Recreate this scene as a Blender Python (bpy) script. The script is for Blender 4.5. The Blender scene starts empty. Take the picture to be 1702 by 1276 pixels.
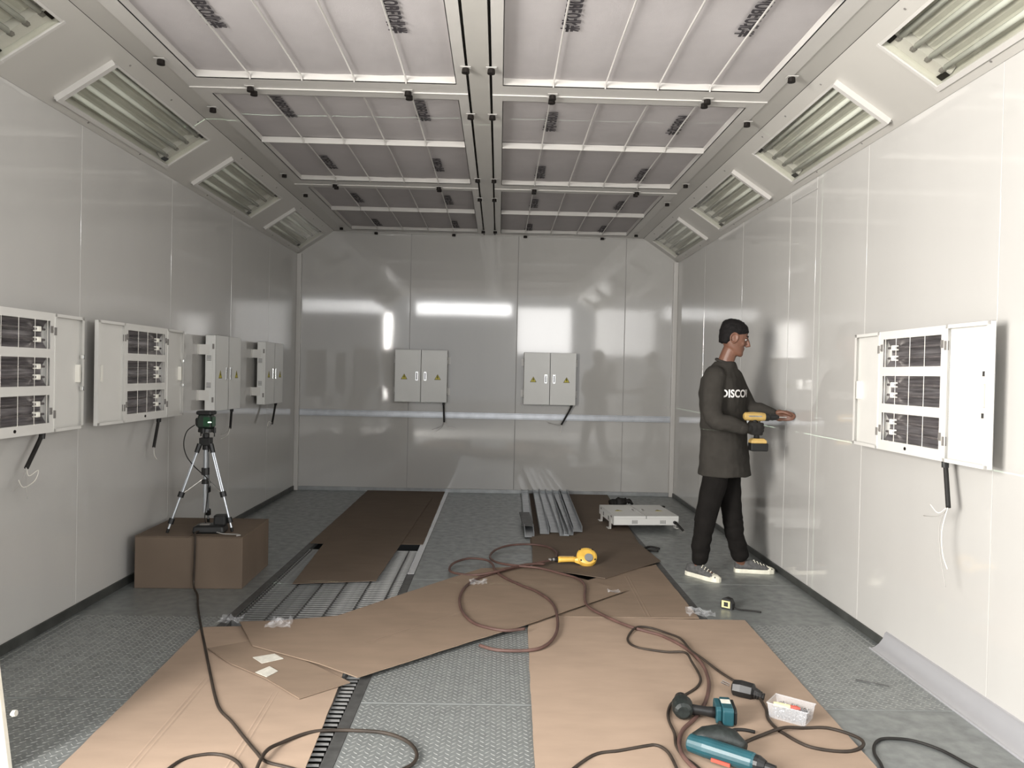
import bpy, math, random
import numpy as np
from mathutils import Vector, Matrix, Euler, noise as mnoise
random.seed(7)
C = bpy.context.scene.collection
SC = bpy.context.scene
PI = math.pi
V = Vector

# ------------------------------------------------------------------ camera
cam_d = bpy.data.cameras.new('camera'); cam = bpy.data.objects.new('camera', cam_d); C.objects.link(cam)
cam_d.sensor_fit = 'HORIZONTAL'; cam_d.sensor_width = 36.0
cam_d.lens = 1300.0 * 36.0 / 1702.0
cam_d.clip_start = 0.05
YAW, PITCH, ROLL = 0.0173, -0.0130, 0.0215
fw = V((math.sin(YAW)*math.cos(PITCH), math.cos(YAW)*math.cos(PITCH), math.sin(PITCH)))
r0 = V((math.cos(YAW), -math.sin(YAW), 0)); u0 = r0.cross(fw)
rr = r0*math.cos(ROLL) + u0*math.sin(ROLL); uu = -r0*math.sin(ROLL) + u0*math.cos(ROLL)
cam.matrix_world = Matrix(((rr.x, uu.x, -fw.x, 0), (rr.y, uu.y, -fw.y, 0), (rr.z, uu.z, -fw.z, 1.4), (0, 0, 0, 1)))
SC.camera = cam

# ------------------------------------------------------------------ world, lights, exposure
w = bpy.data.worlds.new('overcast_sky'); SC.world = w; w.use_nodes = True
w.node_tree.nodes['Background'].inputs[0].default_value = (0.93, 0.96, 1.0, 1)
w.node_tree.nodes['Background'].inputs[1].default_value = 1.6

def area(name, loc, target, sx, sy, watts, col=(1, 1, 1)):
    d = bpy.data.lights.new(name, 'AREA'); d.shape = 'RECTANGLE'; d.size = sx; d.size_y = sy; d.energy = watts; d.color = col
    o = bpy.data.objects.new(name, d); C.objects.link(o); o.location = loc
    o.rotation_euler = (V(target) - V(loc)).to_track_quat('-Z', 'Y').to_euler()
    return o
# daylight at the open front: hall openings behind the photographer, plus added side fills
area('left_fill_light', (-3.0, 0.2, 1.75), (2.0, 3.4, 1.45), 1.6, 2.0, 960, (1.0, 0.965, 0.92))  # unseen lamp beside the booth, added to brighten the near right wall
area('right_fill_light', (2.75, 0.1, 1.75), (-2.3, 3.6, 1.5), 1.4, 1.8, 170, (1.0, 0.98, 0.95))  # weaker unseen lamp opposite, added to lift the near left wall
area('high_window_light', (-0.9, -0.6, 2.93), (-0.9, 6.0, 1.2), 2.3, 0.28, 45, (1.0, 0.99, 0.98))
area('hall_gate_light', (1.12, -0.6, 2.45), (0.6, 8.0, 2.2), 1.3, 1.1, 55, (1.0, 0.98, 0.96))
sd = bpy.data.lights.new('yard_fill_sun', 'SUN'); sd.energy = 2.5; sd.angle = math.radians(8); sd.color = (1.0, 0.96, 0.92)  # added so the unseen yard bounces more light onto the near ceiling
so_ = bpy.data.objects.new('yard_fill_sun', sd); C.objects.link(so_); so_.rotation_euler = V((.25, -.45, -1)).to_track_quat('-Z', 'Y').to_euler()
SC.view_settings.view_transform = 'Standard'; SC.view_settings.look = 'None'
SC.view_settings.exposure = -0.36; SC.view_settings.gamma = 1.0; SC.view_settings.use_curve_mapping = False
SC.cycles.max_bounces = 10; SC.cycles.diffuse_bounces = 6; SC.cycles.transparent_max_bounces = 12
SC.cycles.use_denoising = True

# ------------------------------------------------------------------ materials
def mat(name, col, rough=0.5, metal=0.0, spec=0.5, var=0.0, vscale=8.0, bump=0.0, bscale=60.0, emit=None, alpha=1.0,
        trans=0.0, coat=0.0, stretch=(1, 1, 1), bdist=0.002, rvar=0.0, col2=None, detail=4.0):
    m = bpy.data.materials.new(name); m.use_nodes = True
    nt = m.node_tree; b = nt.nodes['Principled BSDF']
    b.inputs['Base Color'].default_value = (*col, 1); b.inputs['Roughness'].default_value = rough
    b.inputs['Metallic'].default_value = metal; b.inputs['Specular IOR Level'].default_value = spec
    b.inputs['Coat Weight'].default_value = coat; b.inputs['Coat Roughness'].default_value = 0.12
    b.inputs['Transmission Weight'].default_value = trans
    b.inputs['Alpha'].default_value = alpha
    if emit:
        b.inputs['Emission Color'].default_value = (*emit[0], 1); b.inputs['Emission Strength'].default_value = emit[1]
    if var or bump or rvar:
        tc = nt.nodes.new('ShaderNodeTexCoord'); mp = nt.nodes.new('ShaderNodeMapping')
        mp.inputs['Scale'].default_value = stretch
        nt.links.new(tc.outputs['Object'], mp.inputs[0])
    if var or rvar:
        n = nt.nodes.new('ShaderNodeTexNoise'); n.inputs['Scale'].default_value = vscale; n.inputs['Detail'].default_value = detail
        nt.links.new(mp.outputs[0], n.inputs[0])
    if var:
        r = nt.nodes.new('ShaderNodeMix'); r.data_type = 'RGBA'
        c2 = col2 or tuple(max(0, c*(1-var)) for c in col); c1 = col if col2 else tuple(min(1, c*(1+var)) for c in col)
        r.inputs['A'].default_value = (*c1, 1); r.inputs['B'].default_value = (*c2, 1)
        cr = nt.nodes.new('ShaderNodeMapRange'); cr.inputs[1].default_value = 0.32; cr.inputs[2].default_value = 0.68
        nt.links.new(n.outputs[0], cr.inputs[0]); nt.links.new(cr.outputs[0], r.inputs['Factor'])
        nt.links.new(r.outputs['Result'], b.inputs['Base Color'])
    if rvar:
        q = nt.nodes.new('ShaderNodeMapRange'); q.inputs[3].default_value = max(0.02, rough-rvar); q.inputs[4].default_value = rough+rvar
        q.inputs[1].default_value = 0.3; q.inputs[2].default_value = 0.7
        nt.links.new(n.outputs[0], q.inputs[0]); nt.links.new(q.outputs[0], b.inputs['Roughness'])
    if bump:
        n2 = nt.nodes.new('ShaderNodeTexNoise'); n2.inputs['Scale'].default_value = bscale; n2.inputs['Detail'].default_value = 3
        nt.links.new(mp.outputs[0], n2.inputs[0])
        bp = nt.nodes.new('ShaderNodeBump'); bp.inputs['Strength'].default_value = bump; bp.inputs['Distance'].default_value = bdist
        nt.links.new(n2.outputs[0], bp.inputs['Height']); nt.links.new(bp.outputs[0], b.inputs['Normal'])
    return m

M = {}
M['wall'] = mat('glossy_white_steel_panel', (0.42, 0.41, 0.39), 0.06, spec=0.85, bump=0.05, bscale=2.2, bdist=0.010, var=0.015, vscale=3, stretch=(1, 1, 0.35))
M['wallgap'] = mat('panel_joint_backing', (0.26, 0.255, 0.245), 0.5)  # plain backing that shows in the joints between panels
M['cove'] = mat('white_steel_sheet', (0.41, 0.395, 0.365), 0.3, var=0.015, vscale=2, bump=0.1, bscale=2.0, bdist=0.006)
M['frame'] = mat('white_frame_paint', (0.47, 0.455, 0.43), 0.35, var=0.02, vscale=5)
M['filter'] = mat('white_filter_fleece', (0.40, 0.378, 0.378), 0.9, spec=0.1, var=0.03, vscale=6, bump=0.35, bscale=260, bdist=0.002)
M['dark'] = mat('dark_slit', (0.02, 0.018, 0.016), 0.9, spec=0.1, var=0.1)
M['knob'] = mat('black_knob_plastic', (0.008, 0.006, 0.005), 0.6, spec=0.2, var=0.1)
M['black'] = mat('black_plastic', (0.010, 0.010, 0.010), 0.42, spec=0.35, var=0.2, vscale=20)
M['rubber'] = mat('black_rubber', (0.014, 0.013, 0.012), 0.65, spec=0.25, var=0.25, vscale=14)
M['ink'] = mat('black_ink', (0.03, 0.026, 0.03), 0.7)
M['white'] = mat('white_powder_coat', (0.56, 0.55, 0.52), 0.36, var=0.015, vscale=9)
M['grey'] = mat('grey_powder_coat', (0.60, 0.60, 0.575), 0.3, var=0.015, vscale=6)
M['chrome'] = mat('bright_chrome', (0.82, 0.82, 0.80), 0.18, metal=1, rvar=0.08, vscale=12)
M['alu'] = mat('brushed_aluminium', (0.66, 0.66, 0.67), 0.25, metal=0.75, var=0.02, vscale=3)
M['skirtalu'] = mat('polished_aluminium_skirting', (0.62, 0.62, 0.64), 0.22, metal=0.6, var=0.02, vscale=3)
M['galv'] = mat('galvanised_profile', (0.40, 0.42, 0.44), 0.34, metal=0.7, var=0.08, vscale=10, rvar=0.04)
M['plate'] = mat('galvanised_tread_plate', (0.27, 0.285, 0.28), 0.40, metal=0.6, var=0.13, vscale=16, rvar=0.08, bump=0.10, bscale=34, bdist=0.0012, detail=7)
M['tread'] = mat('raised_tread_metal', (0.38, 0.39, 0.38), 0.30, metal=0.65, var=0.1, vscale=40)
M['grate'] = mat('galvanised_grating_bar', (0.50, 0.50, 0.49), 0.34, metal=0.8, var=0.2, vscale=20)
M['rail'] = mat('dark_steel_rail', (0.085, 0.085, 0.083), 0.5, metal=0.5, var=0.25, vscale=20)
M['pit'] = mat('dark_concrete_pit', (0.03, 0.03, 0.028), 0.9, var=0.3)
M['skirt'] = mat('dark_skirting', (0.05, 0.052, 0.048), 0.5, metal=0.3, var=0.3, vscale=9)
M['backskirt'] = mat('grey_skirting', (0.30, 0.31, 0.31), 0.4, metal=0.5, var=0.15, vscale=9)
M['railblue'] = mat('bluish_aluminium_rail', (0.50, 0.52, 0.55), 0.3, metal=0.55, var=0.08, vscale=12)
M['yellow'] = mat('yellow_plastic', (0.72, 0.44, 0.075), 0.4, var=0.08, vscale=25)
M['yelldark'] = mat('dull_yellow_plastic', (0.42, 0.28, 0.09), 0.45, var=0.1, vscale=25)
M['teal'] = mat('teal_plastic', (0.012, 0.055, 0.068), 0.33, var=0.15, vscale=18)
M['tealdark'] = mat('dark_tool_grip', (0.010, 0.013, 0.012), 0.5, spec=0.35, var=0.35, vscale=70, bump=0.3, bscale=180)
M['hose'] = mat('pinkish_brown_air_hose', (0.085, 0.047, 0.039), 0.55, spec=0.3, var=0.25, vscale=9)
M['cord'] = mat('brown_black_cord', (0.028, 0.021, 0.016), 0.6, spec=0.25, var=0.3, vscale=12)
M['skin'] = mat('brown_skin', (0.14, 0.064, 0.040), 0.5, var=0.12, vscale=14)
M['hair'] = mat('black_hair', (0.006, 0.005, 0.005), 0.8, spec=0.2, var=0.3, vscale=60, bump=0.8, bscale=150)
M['sweat'] = mat('charcoal_sweatshirt', (0.034, 0.031, 0.027), 0.95, spec=0.15, var=0.14, vscale=9, bump=0.5, bscale=300, bdist=0.001)
M['trouser'] = mat('black_trousers', (0.0075, 0.0065, 0.0058), 0.9, spec=0.15, var=0.2, vscale=12)
M['shoe'] = mat('grey_canvas_shoe', (0.075, 0.074, 0.073), 0.85, var=0.35, vscale=45, bump=0.4, bscale=250)
M['sole'] = mat('off_white_rubber_sole', (0.62, 0.60, 0.50), 0.6, var=0.1, vscale=20)
M['print'] = mat('white_chest_print', (0.78, 0.76, 0.74), 0.7)
M['sign'] = mat('warning_yellow', (0.52, 0.45, 0.05), 0.5, var=0.08, vscale=30)
M['tube'] = mat('unlit_tube_glass', (0.60, 0.61, 0.58), 0.15, var=0.02)
M['tray'] = mat('lamp_tray_metal', (0.50, 0.49, 0.445), 0.35, metal=0.0, var=0.06, vscale=9)
M['socket'] = mat('grey_lamp_socket', (0.17, 0.16, 0.15), 0.5, var=0.1)
M['reflect'] = mat('dark_reflector', (0.30, 0.28, 0.29), 0.28, metal=0.8, var=0.45, vscale=4, stretch=(1.5, 1, 22))
M['quartz'] = mat('quartz_tube', (0.10, 0.09, 0.09), 0.12, var=0.1, coat=0.4)
M['ceramic'] = mat('ceramic_lamp_holder', (0.80, 0.78, 0.70), 0.4, var=0.05)
M['laserglow'] = mat('green_laser_window', (0.012, 0.04, 0.02), 0.1, emit=((0.12, 0.55, 0.25), 0.03))
M['laserspot'] = mat('laser_aperture', (0.5, 1, 0.6), 0.3, emit=((0.75, 1.0, 0.75), 6.0))
M['darkgreen'] = mat('dark_green_housing', (0.007, 0.014, 0.010), 0.35, var=0.2)
M['label'] = mat('white_paper_label', (0.52, 0.50, 0.44), 0.7, var=0.12, vscale=40)
M['tape'] = mat('tape_measure_yellow', (0.55, 0.50, 0.25), 0.4)
M['screwm'] = mat('zinc_screws', (0.42, 0.42, 0.43), 0.3, metal=0.8, var=0.2, vscale=60)
M['red'] = mat('red_plastic', (0.35, 0.06, 0.04), 0.45)
M['cream'] = mat('cream_painted_board', (0.72, 0.68, 0.58), 0.4, var=0.03)
M['wire'] = mat('grey_wire', (0.32, 0.31, 0.29), 0.5)
M['wirew'] = mat('white_wire', (0.66, 0.64, 0.58), 0.5)
M['concrete'] = mat('pale_concrete_yard', (0.50, 0.49, 0.47), 0.7, var=0.12, vscale=2)
M['hall'] = mat('hall_cladding', (0.30, 0.31, 0.33), 0.6, var=0.08, vscale=1.5)

def glass_mat(name, tint, a=0.88, rough=0.03):
    m = bpy.data.materials.new(name); m.use_nodes = True; nt = m.node_tree
    for n in list(nt.nodes): nt.nodes.remove(n)
    out = nt.nodes.new('ShaderNodeOutputMaterial'); t = nt.nodes.new('ShaderNodeBsdfTransparent'); g = nt.nodes.new('ShaderNodeBsdfGlossy')
    lw = nt.nodes.new('ShaderNodeLayerWeight'); pw = nt.nodes.new('ShaderNodeMath'); pw.operation = 'POWER'; pw.inputs[1].default_value = 5.0
    nt.links.new(lw.outputs['Facing'], pw.inputs[0])
    f = nt.nodes.new('ShaderNodeMath'); f.operation = 'MULTIPLY_ADD'; f.inputs[1].default_value = 0.6; f.inputs[2].default_value = 0.04; nt.links.new(pw.outputs[0], f.inputs[0])
    t.inputs[0].default_value = (*tint, 1); g.inputs['Roughness'].default_value = rough
    mx = nt.nodes.new('ShaderNodeMixShader'); nt.links.new(f.outputs[0], mx.inputs[0])
    nt.links.new(t.outputs[0], mx.inputs[1]); nt.links.new(g.outputs[0], mx.inputs[2]); nt.links.new(mx.outputs[0], out.inputs[0])
    return m
M['glass'] = glass_mat('lamp_cover_glass', (0.975, 0.978, 0.955))
def film_mat(name):
    m = bpy.data.materials.new(name); m.use_nodes = True; nt = m.node_tree
    b = nt.nodes['Principled BSDF']; b.inputs['Base Color'].default_value = (0.75, 0.76, 0.78, 1); b.inputs['Roughness'].default_value = 0.12
    b.inputs['Alpha'].default_value = 0.16; b.inputs['Specular IOR Level'].default_value = 0.9
    return m
M['film'] = film_mat('clear_plastic')

def card_mat(name, col, ang=0.0):
    m = bpy.data.materials.new(name); m.use_nodes = True; nt = m.node_tree; b = nt.nodes['Principled BSDF']
    b.inputs['Roughness'].default_value = 0.8; b.inputs['Specular IOR Level'].default_value = 0.2
    tc = nt.nodes.new('ShaderNodeTexCoord'); mp = nt.nodes.new('ShaderNodeMapping'); mp.inputs['Rotation'].default_value = (0, 0, ang)
    mp.inputs['Scale'].default_value = (1.4, 4, 1)
    nt.links.new(tc.outputs['Object'], mp.inputs[0])
    n = nt.nodes.new('ShaderNodeTexNoise'); n.inputs['Scale'].default_value = 3.2; n.inputs['Detail'].default_value = 6
    nt.links.new(mp.outputs[0], n.inputs[0])
    n3 = nt.nodes.new('ShaderNodeTexNoise'); n3.inputs['Scale'].default_value = 2.3; n3.inputs['Detail'].default_value = 3
    nt.links.new(tc.outputs['Object'], n3.inputs[0])
    ad = nt.nodes.new('ShaderNodeMath'); ad.operation = 'ADD'; nt.links.new(n.outputs[0], ad.inputs[0]); nt.links.new(n3.outputs[0], ad.inputs[1])
    mr = nt.nodes.new('ShaderNodeMapRange'); mr.inputs[1].default_value = 0.7; mr.inputs[2].default_value = 1.3
    nt.links.new(ad.outputs[0], mr.inputs[0])
    mx = nt.nodes.new('ShaderNodeMix'); mx.data_type = 'RGBA'
    mx.inputs['A'].default_value = (*[c*1.07 for c in col], 1); mx.inputs['B'].default_value = (*[c*0.90 for c in col], 1)
    nt.links.new(mr.outputs[0], mx.inputs['Factor']); nt.links.new(mx.outputs['Result'], b.inputs['Base Color'])
    wv = nt.nodes.new('ShaderNodeTexWave'); wv.inputs['Scale'].default_value = 45; wv.bands_direction = 'Y'
    mp2 = nt.nodes.new('ShaderNodeMapping'); mp2.inputs['Rotation'].default_value = (0, 0, ang); nt.links.new(tc.outputs['Object'], mp2.inputs[0]); nt.links.new(mp2.outputs[0], wv.inputs[0])
    bp = nt.nodes.new('ShaderNodeBump'); bp.inputs['Strength'].default_value = 0.12; bp.inputs['Distance'].default_value = 0.001
    nt.links.new(wv.outputs[0], bp.inputs['Height']); nt.links.new(bp.outputs[0], b.inputs['Normal'])
    return m
M['card'] = card_mat('corrugated_cardboard', (0.285, 0.212, 0.158))
M['card_b'] = card_mat('corrugated_cardboard_reddish', (0.21, 0.155, 0.113), 0.5)
M['card_d'] = card_mat('corrugated_cardboard_dull', (0.125, 0.094, 0.07), 0.1)
M['card_e'] = card_mat('corrugated_cardboard_edge', (0.20, 0.13, 0.08))

# ------------------------------------------------------------------ mesh builder
class MB:
    def __init__(s): s.v = []; s.f = []
    def add(s, vs, fs, T=None):
        o = len(s.v); s.v += [tuple(T @ V(p)) if T is not None else tuple(p) for p in vs]; s.f += [tuple(i+o for i in q) for q in fs]; return s
    def box(s, a, b, T=None):
        x0, y0, z0 = a; x1, y1, z1 = b
        return s.add([(x0, y0, z0), (x1, y0, z0), (x1, y1, z0), (x0, y1, z0), (x0, y0, z1), (x1, y0, z1), (x1, y1, z1), (x0, y1, z1)],
                     [(0, 3, 2, 1), (4, 5, 6, 7), (0, 1, 5, 4), (1, 2, 6, 5), (2, 3, 7, 6), (3, 0, 4, 7)], T)
    def loft(s, rings, cap=True, T=None, closed=False):
        n = len(rings[0]); vs = [p for r in rings for p in r]; fs = []
        R = len(rings)
        for i in range(R if closed else R-1):
            for j in range(n):
                a = i*n+j; b = i*n+(j+1) % n; k = ((i+1) % R)*n
                fs.append((a, b, k+(j+1) % n, k+j))
        if cap and not closed: fs += [tuple(range(n-1, -1, -1)), tuple((R-1)*n+j for j in range(n))]
        return s.add(vs, fs, T)
    def tube(s, pts, rad, n=8, cap=True, T=None, closed=False):
        P = [V(p) for p in pts]; k = len(P); R = rad if isinstance(rad, (list, tuple)) else [rad]*k
        rings = []; up = None
        for i in range(k):
            if closed: t = P[(i+1) % k]-P[i-1]
            else: t = (P[min(i+1, k-1)]-P[max(i-1, 0)])
            if t.length < 1e-9: t = V((0, 0, 1))
            t.normalize()
            if up is None:
                up = V((0, 0, 1)) if abs(t.z) < .9 else V((1, 0, 0))
            a = up - t*up.dot(t)
            if a.length < 1e-4: a = t.orthogonal()
            a.normalize(); up = a; b = t.cross(a)
            rings.append([P[i] + (a*math.cos(2*PI*j/n)+b*math.sin(2*PI*j/n))*R[i] for j in range(n)])
        return s.loft(rings, cap, T, closed)
    def cyl(s, a, b, r, r2=None, n=12, T=None): return s.tube([a, b], [r, r if r2 is None else r2], n, True, T)
    def ball(s, c, r, n=12, m=8, T=None):
        r = V(r) if not isinstance(r, (int, float)) else V((r, r, r)); c = V(c)
        rings = [[c+V((r.x*math.sin(t)*math.cos(2*PI*j/n), r.y*math.sin(t)*math.sin(2*PI*j/n), r.z*math.cos(t))) for j in range(n)]
                 for t in [PI*(i+.15)/(m+.3) for i in range(m+1)]]
        return s.loft(rings[::-1], True, T)
    def prism(s, poly, z0, z1, T=None):
        n = len(poly)
        return s.loft([[V((p[0], p[1], z0)) for p in poly], [V((p[0], p[1], z1)) for p in poly]], True, T)

def mesh_of(name, mb, m, smooth=False):
    me = bpy.data.meshes.new(name); me.from_pydata([tuple(p) for p in mb.v], [], mb.f); me.update()
    if m: me.materials.append(m)
    if smooth:
        me.polygons.foreach_set('use_smooth', [True]*len(me.polygons))
    return me
def obj(name, mb, m, parent=None, smooth=False, bevel=0, kind=None, label=None, loc=None, rot=None, me=None, seg=2):
    me = me or mesh_of(name, mb, m, smooth)
    o = bpy.data.objects.new(name, me); C.objects.link(o)
    if parent: o.parent = parent
    if loc is not None: o.location = loc
    if rot is not None: o.rotation_euler = rot
    if bevel:
        b = o.modifiers.new('bevel', 'BEVEL'); b.width = bevel; b.segments = seg; b.limit_method = 'ANGLE'; b.angle_limit = 0.7
    if smooth == 'auto' or (smooth and bevel):
        pass
    if kind: o['kind'] = kind
    if label: o['label'] = label
    return o
def smooth_by_angle(o, ang=0.6):
    try:
        me = o.data
        me.polygons.foreach_set('use_smooth', [True]*len(me.polygons)); me.set_sharp_from_angle(angle=ang)
    except Exception: pass
    return o
def tag(o, label, cat, group=None):
    o['label'] = label; o['category'] = cat
    if group: o['group'] = group
    return o
def thing(name, label, cat, loc=(0, 0, 0), rot=(0, 0, 0), group=None):
    o = bpy.data.objects.new(name, None); o.empty_display_size = 0.05; C.objects.link(o)
    o.location = loc; o.rotation_euler = rot
    return tag(o, label, cat, group)
def empty_struct(name, loc=(0, 0, 0)):
    o = bpy.data.objects.new(name, None); C.objects.link(o); o.location = loc; o['kind'] = 'structure'; return o
def spline(pts, k=6, closed=False):
    P = [V(p) for p in pts]; n = len(P); out = []
    for i in range(n if closed else n-1):
        g = lambda q: P[q % n] if closed else P[max(0, min(n-1, q))]
        p0, p1, p2, p3 = g(i-1), g(i), g(i+1), g(i+2)
        for j in range(k):
            t = j/k
            out.append(0.5*((2*p1)+(p2-p0)*t+(2*p0-5*p1+4*p2-p3)*t*t+(3*p1-p0-3*p2+p3)*t**3))
    if not closed: out.append(P[-1])
    return out
def text_mesh(name, body, size, m, parent, Mx, font=None, extrude=0.0006, shear=0.0, bold=0.0, align='LEFT'):
    cu = bpy.data.curves.new(name, 'FONT'); cu.body = body; cu.size = size; cu.extrude = extrude; cu.offset = bold; cu.shear = shear; cu.align_x = align
    cu.resolution_u = 3
    if font: cu.font = font
    t = bpy.data.objects.new(name, cu); C.objects.link(t)
    bpy.context.view_layer.update()
    me = bpy.data.meshes.new_from_object(t.evaluated_get(bpy.context.evaluated_depsgraph_get()))
    C.objects.unlink(t); bpy.data.objects.remove(t)
    me.materials.clear(); me.materials.append(m); me.transform(Mx)
    o = bpy.data.objects.new(name, me); C.objects.link(o); o.parent = parent
    return o

# ------------------------------------------------------------------ room shell
XL, XR, YB, ZE, ZC = -2.355, 2.067, 9.14, 2.738, 3.013
CL, CR = -1.941, 1.659
Y0 = 1.55           # open front of the booth
o = obj('trim_9', MB().box((-14, -22, -.10), (14, Y0, -.012)), M['concrete']); o['kind'] = 'structure'; o.name = 'ground'
# floor: steel plates between two grated pits
floor = obj('floor', MB().box((XL-.05, Y0, -.50), (XR+.05, YB+.1, -.40)), M['pit']); floor['kind'] = 'structure'
JY = [Y0, 3.29, 5.27, 7.25, YB]
STR = [(XL, -1.500), (-0.553, 0.330), (1.245, XR)]
PITS = [(-1.500, -0.553), (0.330, 1.245)]
tread_v = []
for (xa, xb) in STR:
    for ya, yb in zip(JY[:-1], JY[1:]):
        pl = obj('floor_plate', MB().box((xa, ya+.0025, -.006), (xb, yb-.0025, 0)), M['plate'], floor, bevel=.0015, seg=1)
        mb = MB()
        y = ya + .02; r = 0
        while y < min(yb-.015, 4.4):
            x = xa + .015 + (r % 2)*.021
            a = (-.78 if r % 2 == 0 else .78)
            while x < xb-.015:
                if y > 2.2 and not (xa > 1 and y < 3.29):
                    ca, sa = math.cos(a), math.sin(a); L, W, H = .0135, .0036, .0016
                    P = [(-L, 0, 0), (0, -W, 0), (L, 0, 0), (0, W, 0), (-L*.5, 0, H), (L*.5, 0, H)]
                    mb.add([(x+px*ca-py*sa, y+px*sa+py*ca, pz) for px, py, pz in P],
                           [(0, 1, 4), (1, 2, 5), (1, 5, 4), (2, 3, 5), (3, 0, 4), (3, 4, 5)])
                x += .042
            y += .0165; r += 1
        if mb.v: obj('tread', mb, M['tread'], pl, kind='stuff')
# pit gratings: frame rail, bearing bars, cross rods
bar_me = mesh_of('grate_bar', MB().box((-.418, -.0035, -.010), (.418, .0035, -.002)), M['grate'])
for pi, (xa, xb) in enumerate(PITS):
    obj('pit_wall', MB().box((xa, Y0, -.40), (xa+.006, YB, -.03)).box((xb-.006, Y0, -.40), (xb, YB, -.03)), M['pit'], floor)
    fr = obj('pit_rail', MB().box((xa, Y0, -.030), (xa+.05, YB, .001)).box((xb-.05, Y0, -.030), (xb, YB, .001)), M['rail'], floor, bevel=.002, seg=1)
    if pi == 1: continue
    xc = (xa+xb)/2
    for (ya, yb) in ((2.30, 3.62), (4.335, 6.10)):
        g = obj('grating', MB().box((xa+.052, ya-.004, -.032), (xb-.052, ya, 0)).box((xa+.052, yb, -.032), (xb-.052, yb+.004, 0)), M['grate'], floor)
        y = ya+.033
        while y < yb-.01:
            obj('grate_bar', None, None, g, me=bar_me, loc=(xc, y, 0)); y += .040
        for i in range(6):
            x = xa + .075 + i*.151
            obj('cross_rod', MB().box((x-.004, ya, -.010), (x+.004, yb, .0015)), M['rail'], g)
tr = obj('trim_5', MB().box((-.602, 5.4, .0015), (-.555, YB-.02, .006)), M['alu'], bevel=.001, seg=1); tr['kind'] = 'structure'
tr = obj('trim_6', MB().box((.338, 8.3, .0015), (.375, YB-.02, .006)), M['alu'], bevel=.001, seg=1); tr['kind'] = 'structure'

# walls: insulated steel panels with recessed joints over a backing
def wall(name, quad_fn, cuts, zs, back):
    wl = obj(name, back, M['wallgap']); wl['kind'] = 'structure'
    for a, b in zip(cuts[:-1], cuts[1:]):
        for z0, z1 in zs:
            quad_fn(wl, a+.0012, b-.0012, z0, z1)
    return wl
def panel_left(wl, a, b, z0, z1): obj('wall_panel', MB().box((XL-.04, a, z0), (XL, b, z1)), M['wall'], wl, bevel=.0025, seg=2)
def panel_right(wl, a, b, z0, z1): obj('wall_panel', MB().box((XR, a, z0), (XR+.04, b, z1)), M['wall'], wl, bevel=.0025, seg=2)
wall('wall_left', panel_left, [Y0, 2.03, 3.23, 4.43, 5.64, 6.90, 8.02, YB], [(0, ZE)], MB().box((XL-.09, Y0, 0), (XL-.003, YB+.1, ZE+.3)))
wr = wall('wall_right', panel_right, [Y0, 2.03, 3.22, 4.40], [(0, ZE)], MB().box((XR+.003, Y0, 0), (XR+.09, YB+.1, ZE+.3)))
for a, b in ((4.40, 5.12), (5.58, 6.67), (6.67, 7.90), (7.90, YB)): panel_right(wr, a+.0022, b-.0022, 0, ZE)
panel_right(wr, 5.1222, 5.5778, 0, 2.655); panel_right(wr, 5.1222, 5.5778, 2.660, ZE)
wb = obj('wall_back', MB().box((XL-.09, YB+.003, 0), (XR+.09, YB+.1, ZC+.2)), M['wallgap']); wb['kind'] = 'structure'
bx = [XL, -1.047, .202, 1.463, XR]; tilt = [.004, -.002, .0025, -.004]
for (a, b), tl in zip(zip(bx[:-1], bx[1:]), tilt):
    c = (a+b)/2
    mb = MB().box((a+.0022-c, 0, 0), (b-.0022-c, .04, ZC))
    obj('wall_panel', mb, M['wall'], wb, bevel=.0025, loc=(c, YB-.003, 0), rot=(0, 0, tl))
for nm, x in (('trim_1', XL), ('trim_2', XR-.05)):
    o = obj(nm, MB().box((x, YB-.055, 0), (x+.05, YB-.004, ZE)), M['frame'], bevel=.004); o['kind'] = 'structure'
o = obj('trim_3', MB().box((XL+.05, YB-.030, .868), (XR-.05, YB-.004, .880)).box((XL+.05, YB-.022, .880), (XR-.05, YB-.004, .928)).box((XL+.05, YB-.030, .928), (XR-.05, YB-.004, .940)), M['railblue'], bevel=.002); o['kind'] = 'structure'
# skirtings
o = obj('baseboard_left', MB().box((XL, Y0, 0), (XL+.012, YB-.055, .052)), M['skirt'], bevel=.002); o['kind'] = 'structure'
o = obj('baseboard_right', MB().box((XR-.012, 4.06, 0), (XR, YB-.055, .045)), M['skirt'], bevel=.002); o['kind'] = 'structure'
o = obj('baseboard_back', MB().box((XL+.05, YB-.026, 0), (XR-.05, YB-.006, .045)), M['backskirt'], bevel=.002); o['kind'] = 'structure'

# sloping coves with the openings for the lamps
SW = math.hypot(CR-XR, ZC-ZE)
def cv(side, y, v, d=0.0):
    """point on a cove: v along the slope from the eave (m), d outwards into the booth"""
    a, b = (V((XR, 0, ZE)), V((CR, 0, ZC))) if side > 0 else (V((XL, 0, ZE)), V((CL, 0, ZC)))
    e = (b-a).normalized(); n = V((-e.z, 0, e.x)) if side > 0 else V((e.z, 0, -e.x))
    if n.z > 0: n = -n
    p = a+e*v+n*d; return V((p.x, y, p.z))
LAMP = [(2.29, 3.62), (4.09, 5.42), (5.88, 7.21), (7.66, 8.98)]
VA, VB = .068, .398
def cbox(mb, side, y0, y1, v0, v1, d0, d1):
    c = [cv(side, y, v, d) for d in (d0, d1) for (y, v) in ((y0, v0), (y1, v0), (y1, v1), (y0, v1))]
    return mb.add(c, [(0, 3, 2, 1), (4, 5, 6, 7), (0, 1, 5, 4), (1, 2, 6, 5), (2, 3, 7, 6), (3, 0, 4, 7)])
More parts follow.
